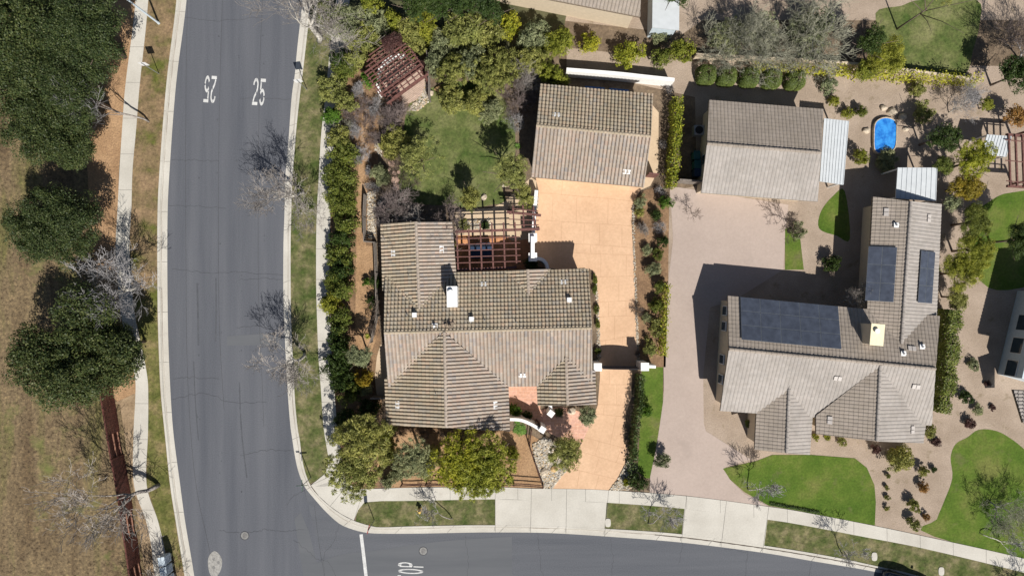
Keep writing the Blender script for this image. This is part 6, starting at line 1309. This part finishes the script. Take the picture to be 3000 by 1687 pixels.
for x, y, r, c, lf, v, lab, top in ((2430, 250, 32, 'small', 'grey', 0, 'grey shrub right of the clipped round hedges', 1.6), (2440, 300, 20, 'small', 'lime', 1, 'lime shrub above the garage patio cover', 1.2), (2480, 335, 20, 'small', 'lime', 2, 'lime shrub right of the garage patio cover top', 1.2), (2520, 325, 22, 'small', 'hedge', 0, 'green shrub left of the spa rocks', 1.4), (2520, 460, 26, 'small', 'lime', 3, 'tall lime shrub between the patio cover and the spa', 2.0),
                                    (2600, 470, 40, 'wispm', 'grey', 1, 'dull grey shrub below the blue spa', 1.4), (2690, 260, 28, 'small', 'olive', 1, 'olive shrub under the yellow hedge', 1.4), (2700, 330, 34, 'small', 'olive', 2, 'olive shrub right of the spa rocks', 1.6), (2335, 570, 14, 'tiny', 'olive', 0, 'small bush by the lower corner of the neighbour garage', 0.8), (2335, 675, 26, 'small', 'grey', 2, 'grey-green shrub at the edge of the neighbour drive', 1.6),
                                    (2440, 775, 32, 'small', 'dark', 1, 'dark shrub in the inner corner above the solar house', 1.8), (2190, 1240, 16, 'tiny', 'hedge', 1, 'small green bush left of the narrow gable', 0.8),
                                    (2637, 1338, 50, 'mid', 'olive', 1, 'large round olive shrub below the widest solar house gable', 2.2), (2722, 1262, 22, 'small', 'olive', 3, 'olive shrub at the right corner of the solar house', 1.3), (2389, 1282, 12, 'tiny', 'lime', 0, 'first small bush between the two front gables', 0.6), (2420, 1280, 12, 'tiny', 'lime', 1, 'second small bush between the two front gables', 0.6), (2466, 1294, 15, 'tiny', 'olive', 2, 'third small bush between the two front gables', 0.7), (2560, 1312, 18, 'tiny', 'maroon', 0, 'dark reddish bush left of the large round olive shrub', 0.9),
                                    (2706, 1378, 20, 'small', 'olive', 0, 'tan-green bush right of the large round olive shrub', 1.2), (2735, 1376, 11, 'tiny', 'dark', 1, 'small dark green ball in the gravel garden', 0.7), (2705, 1424, 20, 'small', 'orange', 0, 'tan bush with a dark side in the gravel garden', 1.1), (2674, 1480, 20, 'tiny', 'olive', 2, 'upper of two dome shrubs casting round shadows in the gravel', 1.3), (2674, 1535, 21, 'tiny', 'olive', 0, 'lower of two dome shrubs casting round shadows in the gravel', 1.3), (2712, 1512, 12, 'tiny', 'orange', 2, 'small orange grass clump near the two dome shrubs', 0.7),
                                    (2838, 1244, 20, 'tiny', 'maroon', 1, 'dark maroon shrub above the curved right lawn', 0.9), (2740, 1292, 16, 'tiny', 'maroon', 2, 'maroon shrub right of the solar house corner', 0.8), (2828, 1164, 22, 'tiny', 'dark', 2, 'dark shrub in the middle of the right gravel garden', 1.0), (2862, 1195, 20, 'tiny', 'grey', 0, 'grey shrub beside the dark one in the right gravel garden', 0.8), (2905, 1195, 11, 'tiny', 'maroon', 0, 'little maroon tuft near the right-edge house', 0.5), (2890, 1120, 12, 'tiny', 'maroon', 1, 'little maroon tuft above the dark shrub', 0.5), (2790, 1130, 12, 'tiny', 'olive', 1, 'small olive tuft right of the tall boundary hedge', 0.5),
                                    (2850, 1070, 20, 'tiny', 'grey', 2, 'grey bush in the shadow of the right-edge house', 0.8)):
    shrub(x, y, r, c, lf, v, lab, top=top, group=GS_)
shrub(1938, 1345, 26, 'small', 'grey', 3, 'round blue-grey shrub at the left kerb of the neighbour drive', top=1.9)
for i, y in enumerate((1392, 1426, 1456, 1486)): shrub(2598, y, 9, 'tiny', 'olive', i % 3, ['topmost', 'second', 'third', 'lowest'][i] + ' of four little ball shrubs in a column on the gravel', top=0.6, group='four little ball shrubs')
def clipped(px, py, r, h, lab):
    rg = np.random.default_rng(int(px)); n = 5200; d = rg.normal(0, 1, (n, 3)); d /= np.linalg.norm(d, axis=1)[:, None]; d[:, 2] = np.abs(d[:, 2]); R_ = r * .03 * .96
    q = np.sign(d) * np.abs(d) ** 0.62; p = q * np.array([R_, R_, h]) * rg.uniform(.93, 1.03, (n, 1)); o = link('round_hedge', leaves_mesh('round_hedge', p, d, 0.055, rg, 1, 0, .35), L['clip']); c = P(px, py, h * .7); o.location = (c.x, c.y, .1); tag(o, lab, 'clipped shrub', 'clipped round hedges in a row')
for i, x in enumerate((2072, 2132, 2198, 2264, 2333)): clipped(x, 216 + i * 4, 29, 1.5, ['leftmost', 'second from left', 'middle', 'fourth from left', 'rightmost'][i] + ' of the five clipped round hedges above the neighbour garage')
hedge('hedge', [(2190, 205), (2400, 212), (2620, 228), (2850, 244)], 0.5, 1.3, 'yellow', 'long yellow-flowering hedge behind the right-hand gardens', dens=70, rough=.16)
hedge('hedge', [(2742, 905), (2738, 1000), (2730, 1090), (2712, 1195)], 0.9, 2.6, 'hedge', 'tall narrow boundary hedge right of the solar house', dens=300)
hedge('hedge', [(2254, 1473), (2350, 1490), (2400, 1500)], 0.16, 0.14, 'dark', 'low clipped edging along the front left rim of the neighbour lawn', dens=900, size=0.045, rough=0.04)
bare_tree(2475, 880, 'garden', 2, 'bare tree in the inner corner of the solar-panelled house', 'pale', 'twig', 0.85, 2.0)
bare_tree(2780, 330, 'garden', 4, 'white-limbed bare tree above the dark tree right of the spa', 'pale', 'silver', 0.8, 0.5)
bare_tree(2325, 650, 'young', 3, 'thin bare tree at the corner of the neighbour driveway', 'brown', 'brown', 0.9, 0.4)
bare_tree(2018, 610, 'young', 2, 'leafless sapling whose shadow lies on the neighbour driveway top', 'brown', 'brown', 0.6, 1.4)
bare_tree(2900, 1470, 'garden', 1, 'pale bare tree on the curved right lawn', 'silver', 'greygreen', 0.9, 1.4)
bare_tree(2870, 1560, 'young', 0, 'small bare tree at the street side of the curved right lawn', 'pale', 'silver', 1.0, 4.4)
